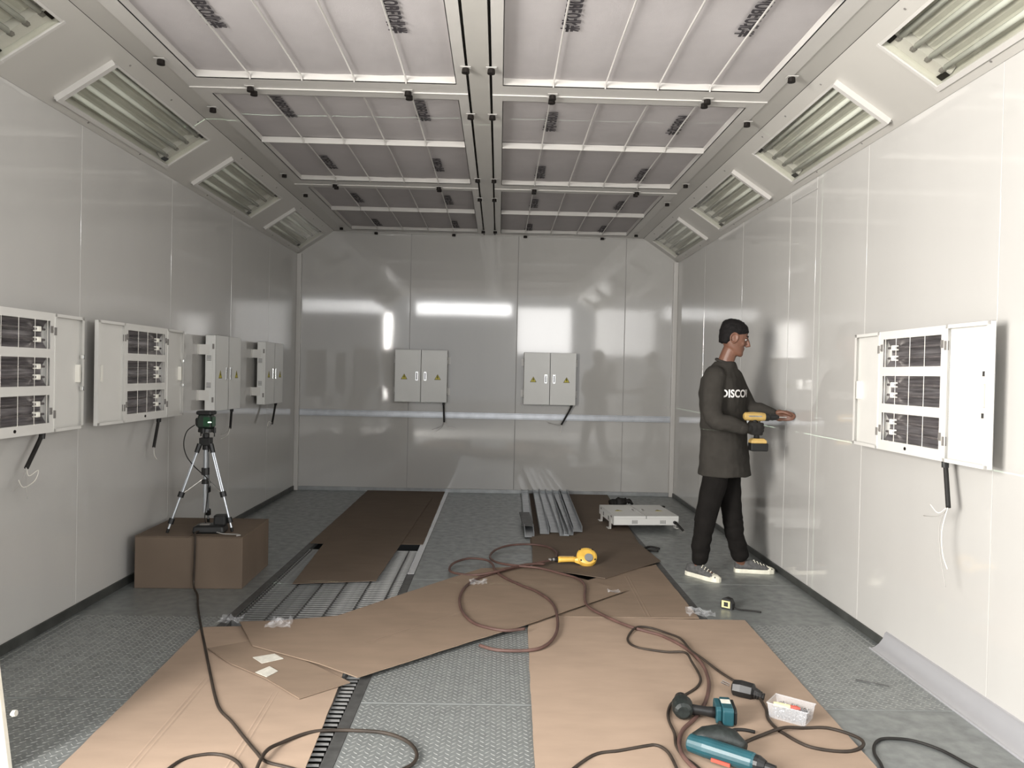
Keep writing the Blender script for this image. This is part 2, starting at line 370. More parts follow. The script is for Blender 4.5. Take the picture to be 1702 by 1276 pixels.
for side, nm in ((-1, 'trim_7'), (1, 'trim_8')):
    mb = MB()
    cbox(mb, side, Y0, YB, 0, VA, 0, -.004); cbox(mb, side, Y0, YB, VB, SW+.005, 0, -.004)
    ys = [Y0]+[q for l in LAMP for q in l]+[YB]
    for a, b in zip(ys[0::2], ys[1::2]): cbox(mb, side, a, b, VA, VB, 0, -.004)
    o = obj(nm, mb, M['cove']); o['kind'] = 'structure'
    # horizontal strip between cove and filter panels
mbc = MB().box((CL-.5, Y0, ZC+.14), (CR+.5, YB+.1, ZC+.20))
ceil = obj('ceiling', mbc, M['cove']); ceil['kind'] = 'structure'
obj('side_strip', MB().box((CL, Y0, ZC), (-1.812, YB, ZC+.004)), M['cove'], ceil)
obj('side_strip', MB().box((1.531, Y0, ZC), (CR, YB, ZC+.004)), M['cove'], ceil)
obj('seam_slit', MB().box((CL-.004, Y0, ZC-.0005), (CL+.003, YB, ZC+.002)).box((CR-.003, Y0, ZC-.0005), (CR+.004, YB, ZC+.002)), M['dark'], ceil)
obj('beam', MB().box((-.197, Y0, ZC-.004), (-.084, YB, ZC+.05)), M['cove'], ceil, bevel=.002)
obj('beam_slit', MB().box((-.2045, Y0, ZC+.006), (-.198, YB, ZC+.06)).box((-.083, Y0, ZC+.006), (-.0765, YB, ZC+.06)), M['dark'], ceil)

# ceiling lamps
names = ['nearest the open front', 'second from the open front', 'third from the open front', 'nearest the back wall']
for side in (-1, 1):
    for li, (y0, y1) in enumerate(LAMP):
        wn = 'left' if side < 0 else 'right'
        base = cv(side, (y0+y1)/2, (VA+VB)/2)
        t = thing('ceiling_light', 'unlit recessed lamp in the cove above the %s wall, %s' % (wn, names[li]), 'light', base, group='recessed lamps in the coves')
        def ob(name, mb, m, par=t, **k):
            mb.v = [tuple(V(p)-base) for p in mb.v]; return obj(name, mb, m, par, **k)
        h = .075
        mb = MB(); cbox(mb, side, y0, y1, VA, VB, -h, -h-.004)
        cbox(mb, side, y0, y1, VA-.003, VA, -.004, -h); cbox(mb, side, y0, y1, VB, VB+.003, -.004, -h)
        cbox(mb, side, y0-.003, y0, VA, VB, -.004, -h); cbox(mb, side, y1, y1+.003, VA, VB, -.004, -h)
        # corrugated reflector ridges between tubes
        for k in range(3):
            vm = VA+(VB-VA)*(k+1)/4
            c = [cv(side, y, vm+dv, -h+dd) for y in (y0+.10, y1-.10) for dv, dd in ((-.026, .001), (0, .012), (.026, .001))]
            mb.add(c, [(0, 1, 4, 3), (1, 2, 5, 4), (0, 2, 1), (3, 4, 5)])
        ob('lamp_tray', mb, M['tray'])
        mb = MB(); cbox(mb, side, y1-.085, y1-.002, VA+.004, VB-.004, -.035, -h+.002); cbox(mb, side, y0+.002, y0+.085, VA+.004, VB-.004, -.035, -h+.002)
        ob('end_plate', mb, M['frame'])
        mb = MB(); cbox(mb, side, y1-.07, y1-.004, VA+.001, VA+.032, -.030, -.034); cbox(mb, side, y1-.07, y1-.004, VB-.032, VB-.001, -.030, -.034)
        ob('corner_gap', mb, M['dark'])
        fr = MB()
        cbox(fr, side, y0-.028, y0+.004, VA-.012, VB+.012, .030, -.002)      # near lip stands proud
        cbox(fr, side, y1-.004, y1+.014, VA-.012, VB+.012, .006, -.002)
        cbox(fr, side, y0-.014, y1+.014, VA-.022, VA+.004, .008, -.002); cbox(fr, side, y0-.014, y1+.014, VB-.004, VB+.010, .004, -.002)
        ob('frame', fr, M['frame'])
        for k in range(4):
            vm = VA+(VB-VA)*(k+.5)/4
            tb = ob('tube', MB().cyl(cv(side, y0+.075, vm, -.042), cv(side, y1-.075, vm, -.042), .0135, n=10), M['tube'], smooth=True)
            sk = MB()
            for ye, s in ((y0+.055, 1), (y1-.055, -1)):
                sk.cyl(cv(side, ye, vm, -.042), cv(side, ye+s*.024, vm, -.042), .0165, n=10)
                cbox(sk, side, ye-.006, ye+.006, vm-.010, vm+.010, -.028, -.060)
            ob('tube_socket', sk, M['socket'], tb)
        mb = MB()
        for ys_ in (y0+.10, y0+.62, y1-.30):
            for vv in (VB+.05,): mb.cyl(cv(side, ys_, vv, 0), cv(side, ys_, vv, .003), .006, n=6)
        for ys_ in (y0+.35, y1-.35): mb.cyl(cv(side, ys_, VA-.036, 0), cv(side, ys_, VA-.036, .003), .006, n=6)
        ob('screw', mb, M['socket'])
        mb = MB(); cbox(mb, side, y0, y1, VA, VB, -.006, -.009); ob('cover_glass', mb, M['glass'])

# ceiling filter panels
cjk = None
def loadfont():
    import os
    p = os.path.join(bpy.utils.resource_path('LOCAL'), 'datafiles', 'fonts', 'Noto Sans CJK Regular.woff2')
    try: return bpy.data.fonts.load(p)
    except Exception: return None
ROWS = [(2.02, 4.535), (4.545, 6.835), (6.845, 9.11)]
COLS = [(-1.806, -.211, 'left'), (-.070, 1.525, 'right')]
rowname = ['nearest the open front', 'second of its row', 'against the back wall']
for (xa, xb, cn) in COLS:
    for ri, (ya, yb) in enumerate(ROWS):
        base = V(((xa+xb)/2, (ya+yb)/2, ZC))
        t = thing('filter_panel', 'white framed ceiling filter %s, %s of the centre beam' % (rowname[ri], cn), 'filter panel', base, group='filter panels of the ceiling')
        def ob(name, mb, m, par=t, **k):
            mb.v = [tuple(V(p)-base) for p in mb.v]; return obj(name, mb, m, par, **k)
        e = .095; z0 = ZC-.006; z1 = ZC+.040
        iy0, iy1, ix0, ix1 = ya+e, yb-.145, xa+e, xb-.062
        if cn == 'right': ix0, ix1 = xa+.062, xb-e
        mb = MB()
        mb.box((xa, ya, z0), (xb, iy0, z0+.004)).box((xa, iy1, z0), (xb, yb, z0+.004)).box((xa, iy0, z0), (ix0, iy1, z0+.004)).box((ix1, iy0, z0), (xb, iy1, z0+.004))
        mb.box((ix0, iy0-.004, z0), (ix1, iy0, z1)).box((ix0, iy1, z0), (ix1, iy1+.004, z1)).box((ix0-.004, iy0, z0), (ix0, iy1, z1)).box((ix1, iy0, z0), (ix1+.004, iy1, z1))
        mb.box((xa, ya, z0), (xb, ya+.004, z0+.02)).box((xa, yb-.004, z0-.006), (xb, yb, z0+.02))
        ob('frame', mb, M['frame'])
        ym = (3.27, 5.585, 7.88)[ri]
        ob('cross_bar', MB().box((ix0, ym-.002, ZC-.012), (ix1, ym+.002, ZC+.028)), M['frame'])
        # sagging fleece
        nx, ny = 14, 20; vs = []; fs = []
        for j in range(ny+1):
            for i in range(nx+1):
                u, v_ = i/nx, j/ny; x = ix0-.01+(ix1-ix0+.02)*u; y = iy0-.01+(iy1-iy0+.02)*v_
                sag = .006*abs(math.sin(PI*u*5))*min(1, 8*u*(1-u))+.004*mnoise.noise(V((x*2.2, y*2.2, ri)))
                vs.append((x, y, z1-.003-sag))
        for j in range(ny):
            for i in range(nx): a = j*(nx+1)+i; fs.append((a, a+nx+1, a+nx+2, a+1))
        ob('filter_fleece', MB().add(vs, fs), M['filter'], smooth=True)
        rx = [-1.415, -1.128, -.838, -.550] if cn == 'left' else [.272, .562, .858, 1.150]
        for x in rx:
            mb = MB()
            for (s, e2) in ((iy0, ym-.004), (ym+.004, iy1)):
                mb.tube([(x, s+.002, ZC+.012), (x, s+.03, ZC+.016), (x, (s+e2)/2, ZC+.018), (x, e2-.02, ZC+.012), (x, e2-.006, ZC-.002), (x, e2-.002, ZC-.010)], .0052, 6)
            ob('support_rod', mb, M['frame'], smooth=True)
        # black clamping knobs
        kn = []
        xs = (xa+.005, xb+.003) if cn == 'left' else (xb-.005, xa-.003)
        for y in ((2.5, 4.145), (4.89, 6.50), (7.21, 8.84))[ri]:
            kn += [(xs[0], y), (xs[1], y)]
        for x in ((rx[0]-.035, rx[3]-.003) if cn == 'left' else (rx[0]+.003, rx[3]+.018)):
            kn += [(x, ya+.028), (x, yb-.026)]
        for kx, ky in kn:
            k = ob('clamp_knob', MB().cyl((kx, ky, ZC-.012), (kx, ky, ZC-.036), .019, .021, 10), M['knob'], smooth=False)
            ob('clamp_tab', MB().box((kx-.028, ky-.028, ZC-.012), (kx+.028, ky+.012, ZC-.009)), M['frame'], k)
        # printed lettering on the fleece
        for ys_ in (((2.2, 3.43), (4.75, 6.03), (7.28, 8.48)) if cn == 'left' else ((2.2, 3.36), (4.90, 6.17), (7.33, 8.55)))[ri]:
            for x in (rx[0]-.004, rx[3]-.004 if cn == 'left' else rx[3]-.055):
                if cjk is None: cjk = loadfont() or False
                Mx = Matrix.Translation(V((x, ys_, z1-.016))-base) @ Matrix(((0, 1, 0, 0), (1, 0, 0, 0), (0, 0, -1, 0), (0, 0, 0, 1)))
                text_mesh('lettering', 'NOBEO\u5317\u534a', .205, M['ink'], t, Mx @ Matrix.Diagonal((1, 1.28, 1, 1)), cjk or None, .0004, bold=.0028)

# ------------------------------------------------------------------ infrared wall heaters
def make_heater(label, loc, rotz, opened, hold=1, tail=((0, -.2), ((.03, -.28),)), door_ang=(182, 182), rot=None, group='infrared heater panels'):
    t = thing('infrared_heater', label, 'heater', loc, rot or (0, 0, rotz), group)
    W, H = .60, .60; d0, d1 = -.050, -.106
    mb = MB().box((-W/2, d0-.002, 0), (W/2, d0, H))
    for (a, b, c, d) in ((-W/2, 0, -W/2+.002, H), (W/2-.002, 0, W/2, H)): mb.box((a, d1, b), (c, d0, d))
    mb.box((-W/2, d1, 0), (W/2, d0, .002)).box((-W/2, d1, H-.002), (W/2, d0, H))
    wins = [(.050, .190), (.235, .375), (.420, .560)]; wl, wr_ = (-.262, .262)
    zz = [0]+[q for w_ in wins for q in w_]+[H]
    for a, b in zip(zz[0::2], zz[1::2]): mb.box((-W/2, d1-.002, a), (W/2, d1, b))
    for a, b in wins: mb.box((-W/2, d1-.002, a), (wl, d1, b)).box((wr_, d1-.002, a), (W/2, d1, b))
    wm = M['white'] if opened else M['grey']
    obj('body', mb, wm, t)
    mb = MB()
    for z in (.085, .445):
        for s in (-1, 1):
            x = s*(W/2+.001); mb.box((min(x, x+s*.003), -.085, z), (max(x, x+s*.003), 0, z+.08))
            mb.box((min(x, x+s*.028), -.004, z), (max(x, x+s*.028), 0, z+.08))
    obj('bracket', mb, M['white'], t)
    sl = MB(); sc = MB()
    for s in (-1, 1):
        for zc in (.185, .40):
            for k in range(4): x = s*(W/2+.0008); sl.box((min(x, x-s*.002), d1+.008, zc+k*.011), (max(x, x-s*.002), d0-.012, zc+k*.011+.004))
    for xc in (-.13, .13):
        for k in range(5): sl.box((xc+k*.011, d1+.012, -.001), (xc+k*.011+.004, d0-.012, .001))
    obj('vent_slot', sl, M['dark'], t, kind='stuff')
    if opened:
        for (a, b) in wins:
            rf = MB()
            n = 7
            for i in range(n):     # folded trough reflector
                za = a+(b-a)*i/n; zb = a+(b-a)*(i+1)/n
                ya = d0-.004-.030*abs(2*i/n-1)**1.5; yb = d0-.004-.030*abs(2*(i+1)/n-1)**1.5
                rf.add([(wl-.01, ya, za), (wr_+.01, ya, za), (wr_+.01, yb, zb), (wl-.01, yb, zb)], [(0, 1, 2, 3)])
            rp = obj('reflector', rf, M['reflect'], t)
            q = MB(); hd = MB()
            zc = (a+b)/2
            for dz in (-.026, .026):
                q.cyl((wl+.01, -.083, zc+dz), (wr_-.01, -.083, zc+dz), .0065, n=8)
                xh = hold*.195
                hd.box((xh-.015, -.094, zc+dz-.013), (xh+.015, -.068, zc+dz+.013))
            obj('lamp_tube', q, M['quartz'], rp, smooth=False)
            obj('lamp_holder', hd, M['ceramic'], rp, bevel=.003)
            g = MB()
            for x in (hold*.13, 0, -hold*.13): g.cyl((x, d1-.003, a-.004), (x, d1-.003, b+.004), .0014, n=6)
            g.cyl((hold*.235, d1-.003, a-.004), (hold*.235, d1-.003, b+.004), .0014, n=6)
            obj('guard_wire', g, M['wirew'], rp)
        hb = MB()
        for s in (-1, 1):
            for z in (.50, .09): hb.box((s*.272-.009, d1-.006, z), (s*.272+.009, d1-.002, z+.035)).cyl((s*.272, d1-.010, z+.01), (s*.272, d1-.002, z+.01), .005, n=6)
        obj('catch', hb, M['socket'], t)
        obj('bottom_screw', MB().cyl((-.02, d1+.0, .026), (-.02, d1-.006, .026), .008, n=8), M['knob'], t)
    DW = W/2-.002
    for s in (-1, 1):
        # door in its own frame: hinge edge at 0, free edge at +DW, outer face at y=0, rim to +y
        if opened:
            ang = math.radians(door_ang[0 if s < 0 else 1])
        else: ang = 0
        R_ = Matrix.Rotation(ang*s, 4, 'Z')
        hinge = V((s*W/2, d1-.004, 0))
        def D(x, y, z):     # door local (distance from hinge, depth outwards negative = outside) -> heater
            p = V((-s*x, -y, z)); return hinge + R_ @ p
        def dbox(mb, x0, x1, y0, y1, z0, z1):
            c = [D(x, y, z) for z in (z0, z1) for (x, y) in ((x0, y0), (x1, y0), (x1, y1), (x0, y1))]
            return mb.add(c, [(0, 3, 2, 1), (4, 5, 6, 7), (0, 1, 5, 4), (1, 2, 6, 5), (2, 3, 7, 6), (3, 0, 4, 7)])
        mb = MB(); k = .022
        dbox(mb, 0, DW, k-.0015, k, 0, H)                       # skin (outer face)
        for (x0, x1, z0, z1) in ((0, DW, 0, .0015), (0, DW, H-.0015, H), (0, .0015, 0, H), (DW-.0015, DW, 0, H)): dbox(mb, x0, x1, 0, k, z0, z1)
        for (x0, x1, z0, z1) in ((0, DW, 0, .016), (0, DW, H-.016, H), (0, .016, 0, H), (DW-.022, DW, 0, H)): dbox(mb, x0, x1, -.0012, 0, z0, z1)
        dr = obj('door', mb, wm, t)
        hm = MB(); dbox(hm, DW-.062, DW-.030, k, k+.004, .245, .350)
        hh = obj('door_handle', hm, M['chrome'], dr, bevel=.003)
        gm = MB(); dbox(gm, DW-.052, DW-.040, k+.004, k+.005, .258, .337)
        if opened: dbox(gm, DW-.050, DW-.036, -.002, k-.0015, .250, .345)
        obj('handle_slot', gm, M['wirew'] if opened else M['socket'], dr)
        if not opened:
            xc, zc = DW-.190, .262
            tri = lambda q, yy: [D(xc-q, yy, zc-q*.62+.02), D(xc+q, yy, zc-q*.62+.02), D(xc, yy, zc+q*1.1+.02)]
            sg = MB(); a = tri(.038, k+.0002)+tri(.038, k+.0012); sg.add(a, [(0, 1, 2), (5, 4, 3), (0, 1, 4, 3), (1, 2, 5, 4), (2, 0, 3, 5)])
            so = obj('warning_sign', sg, M['sign'], dr)
            bl = MB()
            for (x, z) in ((xc, zc+.02),):
                pts = [(.004, .028), (-.009, .004), (-.001, .004), (-.006, -.016), (.010, .010), (.002, .010), (.010, .028)]
                c = [D(x+px, k+.0018, z+pz) for px, pz in pts]; bl.add(c, [tuple(range(7)), tuple(range(6, -1, -1))])
            o1 = tri(.038, k+.0014); o2 = tri(.031, k+.0014)
            bl.add(o1+o2, [(0, 1, 4, 3), (1, 2, 5, 4), (2, 0, 3, 5)])
            obj('warning_mark', bl, M['ink'], dr)
        hi = MB()
        for z in (.07, .49): dbox(hi, -.004, .010, -.004, .010, z, z+.04)
        obj('hinge', hi, M['socket'], dr)
        if opened and s > 0:
            lm = MB()
            for z in (.205, .375): dbox(lm, DW-.03, DW-.012, -.012, .004, z, z+.022)
            obj('latch', lm, M['chrome'], dr, bevel=.003)
    tl, wires = tail
    if len(tl) == 2: tl = (tl[0], -.012, tl[1])
    thing_cable(t, V((.262, -.075, 0)), tl[0], tl[1], tl[2], wires)
    return t
def thing_cable(t, p0, tx, ty, tz, wires):
    mid = p0+V((tx*.45, ty*.35, tz*.5))
    end = p0+V((tx, ty, tz))
    g = obj('cable_gland', MB().cyl(p0+V((0, 0, .002)), p0+V((tx*.04, 0, -.03)), .015, n=10), M['black'], t)
    cb = obj('supply_cable', MB().tube(spline([p0, p0+V((tx*.12, 0, tz*.18)), mid, end], 5), .0105, 8), M['rubber'], t, smooth=True)
    for i, wv in enumerate(wires):
        pts = [end-V((0, 0, -.01))]+[end+V((a, b, c)) for a, b, c in wv]
        obj('wire', MB().tube(spline(pts, 5), .0022, 5), M['wirew'] if i % 2 else M['wire'], cb, smooth=True)
    return cb

HZ = 1.055
w1 = [[(-.03, 0, -.05), (-.09, .01, -.10)], [(.02, 0, -.04), (.08, -.01, -.02), (.07, 0, -.07), (-.02, 0, -.09), (-.06, 0, -.05)], [(.0, 0, -.05), (.01, 0, -.15)]]
make_heater('white infrared wall heater with open doors, cut by the left edge of the photo', (XL, 3.695, HZ), PI/2, True, 1, ((-.15, -.16), w1))
make_heater('white open-door infrared heater on the left wall, just left of the tripod', (XL, 5.04, HZ), PI/2, True, 1,
            ((-.10, -.19), [[(.0, 0, -.05), (.02, 0, -.07)], [(.01, 0, -.05), (.05, 0, -.085)]]))
make_heater('grey closed infrared heater on the left wall directly behind the laser level', (XL, 6.48, HZ), PI/2, False, 1,
            ((-.07, -.17), [[(-.08, 0, -.03), (-.22, 0, -.035)], [(-.06, 0, -.05), (-.22, 0, -.07)]]))
make_heater('grey closed infrared heater on the left wall next to the back corner', (XL, 7.80, HZ), PI/2, False, 1,
            ((-.16, -.21), [[(-.06, 0, -.01), (-.12, 0, -.03)], [(-.05, 0, .02), (-.12, 0, .03), (-.16, 0, -.01)]]))
make_heater('grey closed infrared heater on the back wall, the one nearer the left corner', (-.893, YB-.003, HZ-.002), 0, False, 1,
            ((.012, -.23), [[(-.04, 0, -.05), (-.14, 0, -.09)], [(.05, 0, -.05), (.13, 0, -.07)], [(-.03, 0, -.06), (-.09, 0, -.11)]]))
make_heater('grey closed infrared heater on the back wall, the one nearer the man', (.592, YB-.003, HZ-.004), 0, False, 1,
            ((-.115, -.23), [[(-.06, 0, .0), (-.15, 0, .015)], [(.0, 0, -.04), (-.01, 0, -.09)], [(-.04, 0, -.01), (-.17, 0, .03)]]))
make_heater('white infrared wall heater with open doors on the bright right wall', (XR, 3.70, HZ), -PI/2, True, -1,
            ((.055, -.20), [[(-.03, -.02, -.04), (-.14, -.03, -.06)], [(-.01, -.02, -.10), (0, -.02, -.20), (.04, -.02, -.26)], [(-.03, -.02, -.08), (-.02, -.02, -.20), (.03, -.02, -.34)], [(-.04, -.02, -.03), (-.09, -.03, .0)]]))
fh = make_heater('white closed infrared heater lying face up on the floor near the man', (1.36, 7.02, .011), 0, False, 1,
            ((.05, .055, -.10), [[(.0, .005, -.05), (-.06, .006, -.07)]]), rot=(-PI/2, 0, math.radians(5)))

# ------------------------------------------------------------------ box, tripod, laser level, charger
bx = thing('cardboard_box', 'closed brown cardboard box standing by the left wall under the tripod', 'box', (-1.94, 5.265, 0), (0, 0, math.radians(1.5)))
mb = MB().box((-.335, -.31, 0), (.335, .31, .325)); obj('box_body', mb, M['card_d'], bx, bevel=.004)
obj('top_flap', MB().box((-.335, -.312, .326), (-.002, .312, .331)), M['card_d'], bx, bevel=.001, seg=1)
obj('top_flap', MB().box((.002, -.312, .326), (.335, .312, .331)), M['card_d'], bx, bevel=.001, seg=1)
BT = .332
FEET = [V((-2.107, 5.045, BT)), V((-1.715, 5.12, BT)), V((-1.985, 5.43, BT))]
cx, cy = -1.925, 5.20
tp = thing('tripod', 'silver aluminium tripod with black joints standing on the cardboard box', 'tripod', (cx, cy, BT))
B_ = V((cx, cy, BT))
def rel(p): return V(p)-B_
HUB = V((cx, cy, .905))
obj('centre_column', MB().cyl(rel((cx, cy, .44)), rel((cx, cy, .90)), .014, n=12), M['galv'], tp, smooth=False)
obj('column_collar', MB().cyl(rel((cx, cy, .69)), rel((cx, cy, .735)), .026, n=10).cyl(rel((cx, cy, .63)), rel((cx, cy, .662)), .024, n=10), M['black'], tp)
obj('tripod_head', MB().cyl(rel((cx, cy, .855)), rel((cx, cy, .885)), .022, n=10).box(rel((cx-.035, cy-.03, .885)), rel((cx+.035, cy+.03, .935))).cyl(rel((cx, cy, .935)), rel((cx, cy, .965)), .022, n=12), M['black'], tp, bevel=.003)
for i, f in enumerate(FEET):
    d = (V((f.x, f.y, 0))-V((cx, cy, 0))).normalized()
    top = HUB+d*.040+V((0, 0, -.01))
    p = lambda t: top.lerp(f, t)
    side = V((-d.y, d.x, 0))*.008
    mb = MB()
    for s_ in (-1, 1): mb.cyl(rel(p(.06)+side*s_), rel(p(.58)+side*s_), .0062, n=8)
    mb.cyl(rel(p(.58)), rel(p(.97)), .0075, n=8)
    lg = obj('leg', mb, M['galv'], tp)
    mb = MB().cyl(rel(p(0)), rel(p(.10)), .018, .016, n=8).cyl(rel(p(.545)), rel(p(.605)), .021, n=8).cyl(rel(p(.84)), rel(p(.90)), .019, n=8)
    obj('leg_clamp', mb, M['black'], lg)
    obj('rubber_foot', MB().cyl(rel(p(.955)), rel(p(1.0)), .011, .009, n=8), M['rubber'], lg)
    obj('brace', MB().cyl(rel(p(.575)), rel((cx, cy, .675)), .004, n=6), M['chrome'], tp)
ll = thing('laser_level', 'dark green line laser level with glowing window on top of the tripod', 'laser level', (cx, cy, .966))
obj('base_plate', MB().cyl((0, 0, .006), (0, 0, .030), .052, .050, n=20), M['black'], ll, bevel=.002)
mb = MB()
for k in range(3):
    a = k*2*PI/3+.5; mb.cyl((.052*math.cos(a), .052*math.sin(a), .0), (.052*math.cos(a), .052*math.sin(a), .034), .010, n=10).cyl((.052*math.cos(a), .052*math.sin(a), -.025), (.052*math.cos(a), .052*math.sin(a), .0), .004, n=6)
obj('levelling_foot', mb, M['black'], ll)
def rrect(w, d, z, c=.014, n=3):
    o = []
    for sx, sy, a0 in ((1, 1, 0), (-1, 1, PI/2), (-1, -1, PI), (1, -1, 1.5*PI)):
        for k in range(n+1): a = a0+PI/2*k/n; o.append(V((sx*(w/2-c)+c*math.cos(a), sy*(d/2-c)+c*math.sin(a), z)))
    return o
obj('housing', MB().loft([rrect(.078, .078, .030), rrect(.094, .094, .042), rrect(.098, .098, .09), rrect(.080, .080, .122), rrect(.070, .07, .124)]), M['darkgreen'], ll, smooth=False)
obj('top_cap', MB().loft([rrect(.096, .096, .122), rrect(.104, .104, .126), rrect(.104, .104, .142), rrect(.092, .092, .147)]), M['black'], ll)
obj('laser_window', MB().box((-.002, -.0515, .046), (.040, -.0485, .108)).box((.0485, -.03, .046), (.0515, .03, .108)), M['laserglow'], ll, bevel=.002)
obj('aperture', MB().cyl((.030, -.051, .074), (.050, -.049, .074), .0035, .003, n=8), M['laserspot'], ll)
obj('side_bumper', MB().loft([rrect(.012, .05, .045, .004), rrect(.02, .06, .06, .004), rrect(.02, .06, .09, .004), rrect(.012, .05, .10, .004)], T=Matrix.Translation((-.052, 0, 0))), M['black'], ll)
# the laser's own light: two thin sheets (level and plumb)
ld = bpy.data.lights.new('laser_light', 'POINT'); ld.energy = 1.0; ld.shadow_soft_size = 0.0; ld.color = (0.75, 1.0, 0.78); ld.use_nodes = True
nt = ld.node_tree; em = nt.nodes['Emission']
tcn = nt.nodes.new('ShaderNodeTexCoord'); sx = nt.nodes.new('ShaderNodeSeparateXYZ'); nt.links.new(tcn.outputs['Normal'], sx.inputs[0])
def sheet(sock, wd, gain):
    a = nt.nodes.new('ShaderNodeMath'); a.operation = 'ABSOLUTE'; nt.links.new(sock, a.inputs[0])
    b = nt.nodes.new('ShaderNodeMath'); b.operation = 'LESS_THAN'; nt.links.new(a.outputs[0], b.inputs[0]); b.inputs[1].default_value = wd
    c = nt.nodes.new('ShaderNodeMath'); c.operation = 'MULTIPLY'; nt.links.new(b.outputs[0], c.inputs[0]); c.inputs[1].default_value = gain; return c.outputs[0]
sm = nt.nodes.new('ShaderNodeMath'); sm.operation = 'ADD'
nt.links.new(sheet(sx.outputs['Z'], .0007, 1100), sm.inputs[0]); nt.links.new(sheet(sx.outputs['Y'], .0012, 420), sm.inputs[1])
gx = nt.nodes.new('ShaderNodeMath'); gx.operation = 'GREATER_THAN'; gx.inputs[1].default_value = -.12; nt.links.new(sx.outputs['X'], gx.inputs[0])
mm = nt.nodes.new('ShaderNodeMath'); mm.operation = 'MULTIPLY'; nt.links.new(sm.outputs[0], mm.inputs[0]); nt.links.new(gx.outputs[0], mm.inputs[1])
nt.links.new(mm.outputs[0], em.inputs['Strength'])
lo = bpy.data.objects.new('laser_light', ld); C.objects.link(lo); lo.location = (cx+.070, cy-.062, 1.042); lo.rotation_euler = (0, 0, math.radians(-1.5))
def tubeobj(name, pts, r, m, label, cat, group=None, k=6, n=8, z=None):
    P = spline(pts, k)
    o = obj(name, MB().tube(P, r, n), m, None, smooth=True); tag(o, label, cat, group); return o
tubeobj('laser_cable', [(-1.985, 5.16, 1.02), (-2.02, 5.12, .98), (-2.035, 5.11, .90), (-2.02, 5.12, .82), (-1.98, 5.14, .755), (-1.945, 5.165, .71), (-1.90, 5.175, .66), (-1.895, 5.165, .58), (-1.90, 5.15, .48), (-1.895, 5.12, .42), (-1.88, 5.10, .385)], .0035, M['rubber'], 'thin black cable running from the laser level down the tripod', 'cable')
ch = thing('battery_charger', 'black battery charger lying on the box between the tripod legs', 'charger', (-1.85, 5.10, BT), (0, 0, .1))
obj('charger_body', MB().loft([rrect(.19, .12, 0), rrect(.20, .13, .012), rrect(.19, .12, .040), rrect(.15, .09, .052)]), M['black'], ch)
obj('battery', MB().loft([rrect(.075, .075, .045), rrect(.08, .08, .055), rrect(.078, .078, .105), rrect(.07, .07, .11)], T=Matrix.Translation((.062, .01, 0))), M['black'], ch)
obj('charger_tray', MB().loft([rrect(.07, .06, .050), rrect(.06, .05, .056)], T=Matrix.Translation((-.03, -.015, 0))), M['socket'], ch)
tubeobj('charger_lead', [(-1.80, 5.05, BT+.012), (-1.74, 5.02, BT+.006), (-1.66, 5.01, BT+.006), (-1.62, 4.99, BT+.006), (-1.64, 4.97, BT+.005)], .0035, M['wire'], 'thin grey lead curling over the front edge of the box lid', 'cable')

# ------------------------------------------------------------------ cardboard sheets on the floor
def sheet_obj(poly, z, th, label, m='card', folds=(), warp=.004, name='cardboard_sheet', group='flattened cardboard sheets on the floor', lift=None):
    cx_ = sum(p[0] for p in poly)/len(poly); cy_ = sum(p[1] for p in poly)/len(poly)
    P = []
    n = len(poly)
    for i in range(n):       # ragged cut edges
        a, b = V((*poly[i], 0)), V((*poly[(i+1) % n], 0)); k = max(2, int((b-a).length/.06))
        nr = V((-(b-a).y, (b-a).x, 0)).normalized()
        for j in range(k):
            q = a.lerp(b, j/k)
            if j: q += nr*.0035*mnoise.noise(q*9)
            P.append(q)
    import bmesh
    bm = bmesh.new()
    f = bm.faces.new([bm.verts.new((q.x-cx_, q.y-cy_, 0)) for q in P])
    bmesh.ops.triangulate(bm, faces=[f])
    for _ in range(5):
        es = [e for e in bm.edges if e.calc_length() > .14]
        if not es: break
        bmesh.ops.subdivide_edges(bm, edges=es, cuts=1, use_grid_fill=False)
        bmesh.ops.triangulate(bm, faces=bm.faces[:])
    for v in bm.verts:
        w_ = mnoise.noise(V((v.co.x*1.7+z*90, v.co.y*1.7, 0)))*.5+.5
        v.co.z = w_*warp
        if lift: v.co.z += lift(v.co.x+cx_, v.co.y+cy_)
    r = bmesh.ops.extrude_face_region(bm, geom=bm.faces[:])
    for v in [g for g in r['geom'] if isinstance(g, bmesh.types.BMVert)]: v.co.z += th
    bmesh.ops.recalc_face_normals(bm, faces=bm.faces[:])
    me = bpy.data.meshes.new(name); bm.to_mesh(me); bm.free(); me.materials.append(M[m])
    o = bpy.data.objects.new(name, me); C.objects.link(o); o.location = (cx_, cy_, z)
    tag(o, label, 'cardboard', group)
    for (a, b) in folds:
        a = V((a[0]-cx_, a[1]-cy_, th+warp*.55)); b = V((b[0]-cx_, b[1]-cy_, th+warp*.55)); d = (b-a).normalized(); nn = V((-d.y, d.x, 0))
        mb = MB()
        for o_, hh in ((-.010, .0012), (.010, .0012)):
            pts = [a+nn*(o_-.006), a+nn*o_+V((0, 0, hh)), a+nn*(o_+.006), b+nn*(o_-.006), b+nn*o_+V((0, 0, hh)), b+nn*(o_+.006)]
            mb.add(pts, [(0, 1, 4, 3), (1, 2, 5, 4)])
        obj('fold_ridge', mb, M[m], o)
    return o
TH = .005
sheet_obj([(-1.494, 9.183), (-0.599, 9.298), (-0.582, 6.311), (-1.485, 6.282)], .004, TH, 'dark brown cardboard covering the left grating against the back wall', 'card_d', warp=.002)
sheet_obj([(-1.489, 8.562), (-0.702, 8.655), (-0.781, 5.164), (-1.303, 5.058)], .011, TH, 'dark brown narrow cardboard on the left grating reaching down to the open bars', 'card_d', warp=.002)
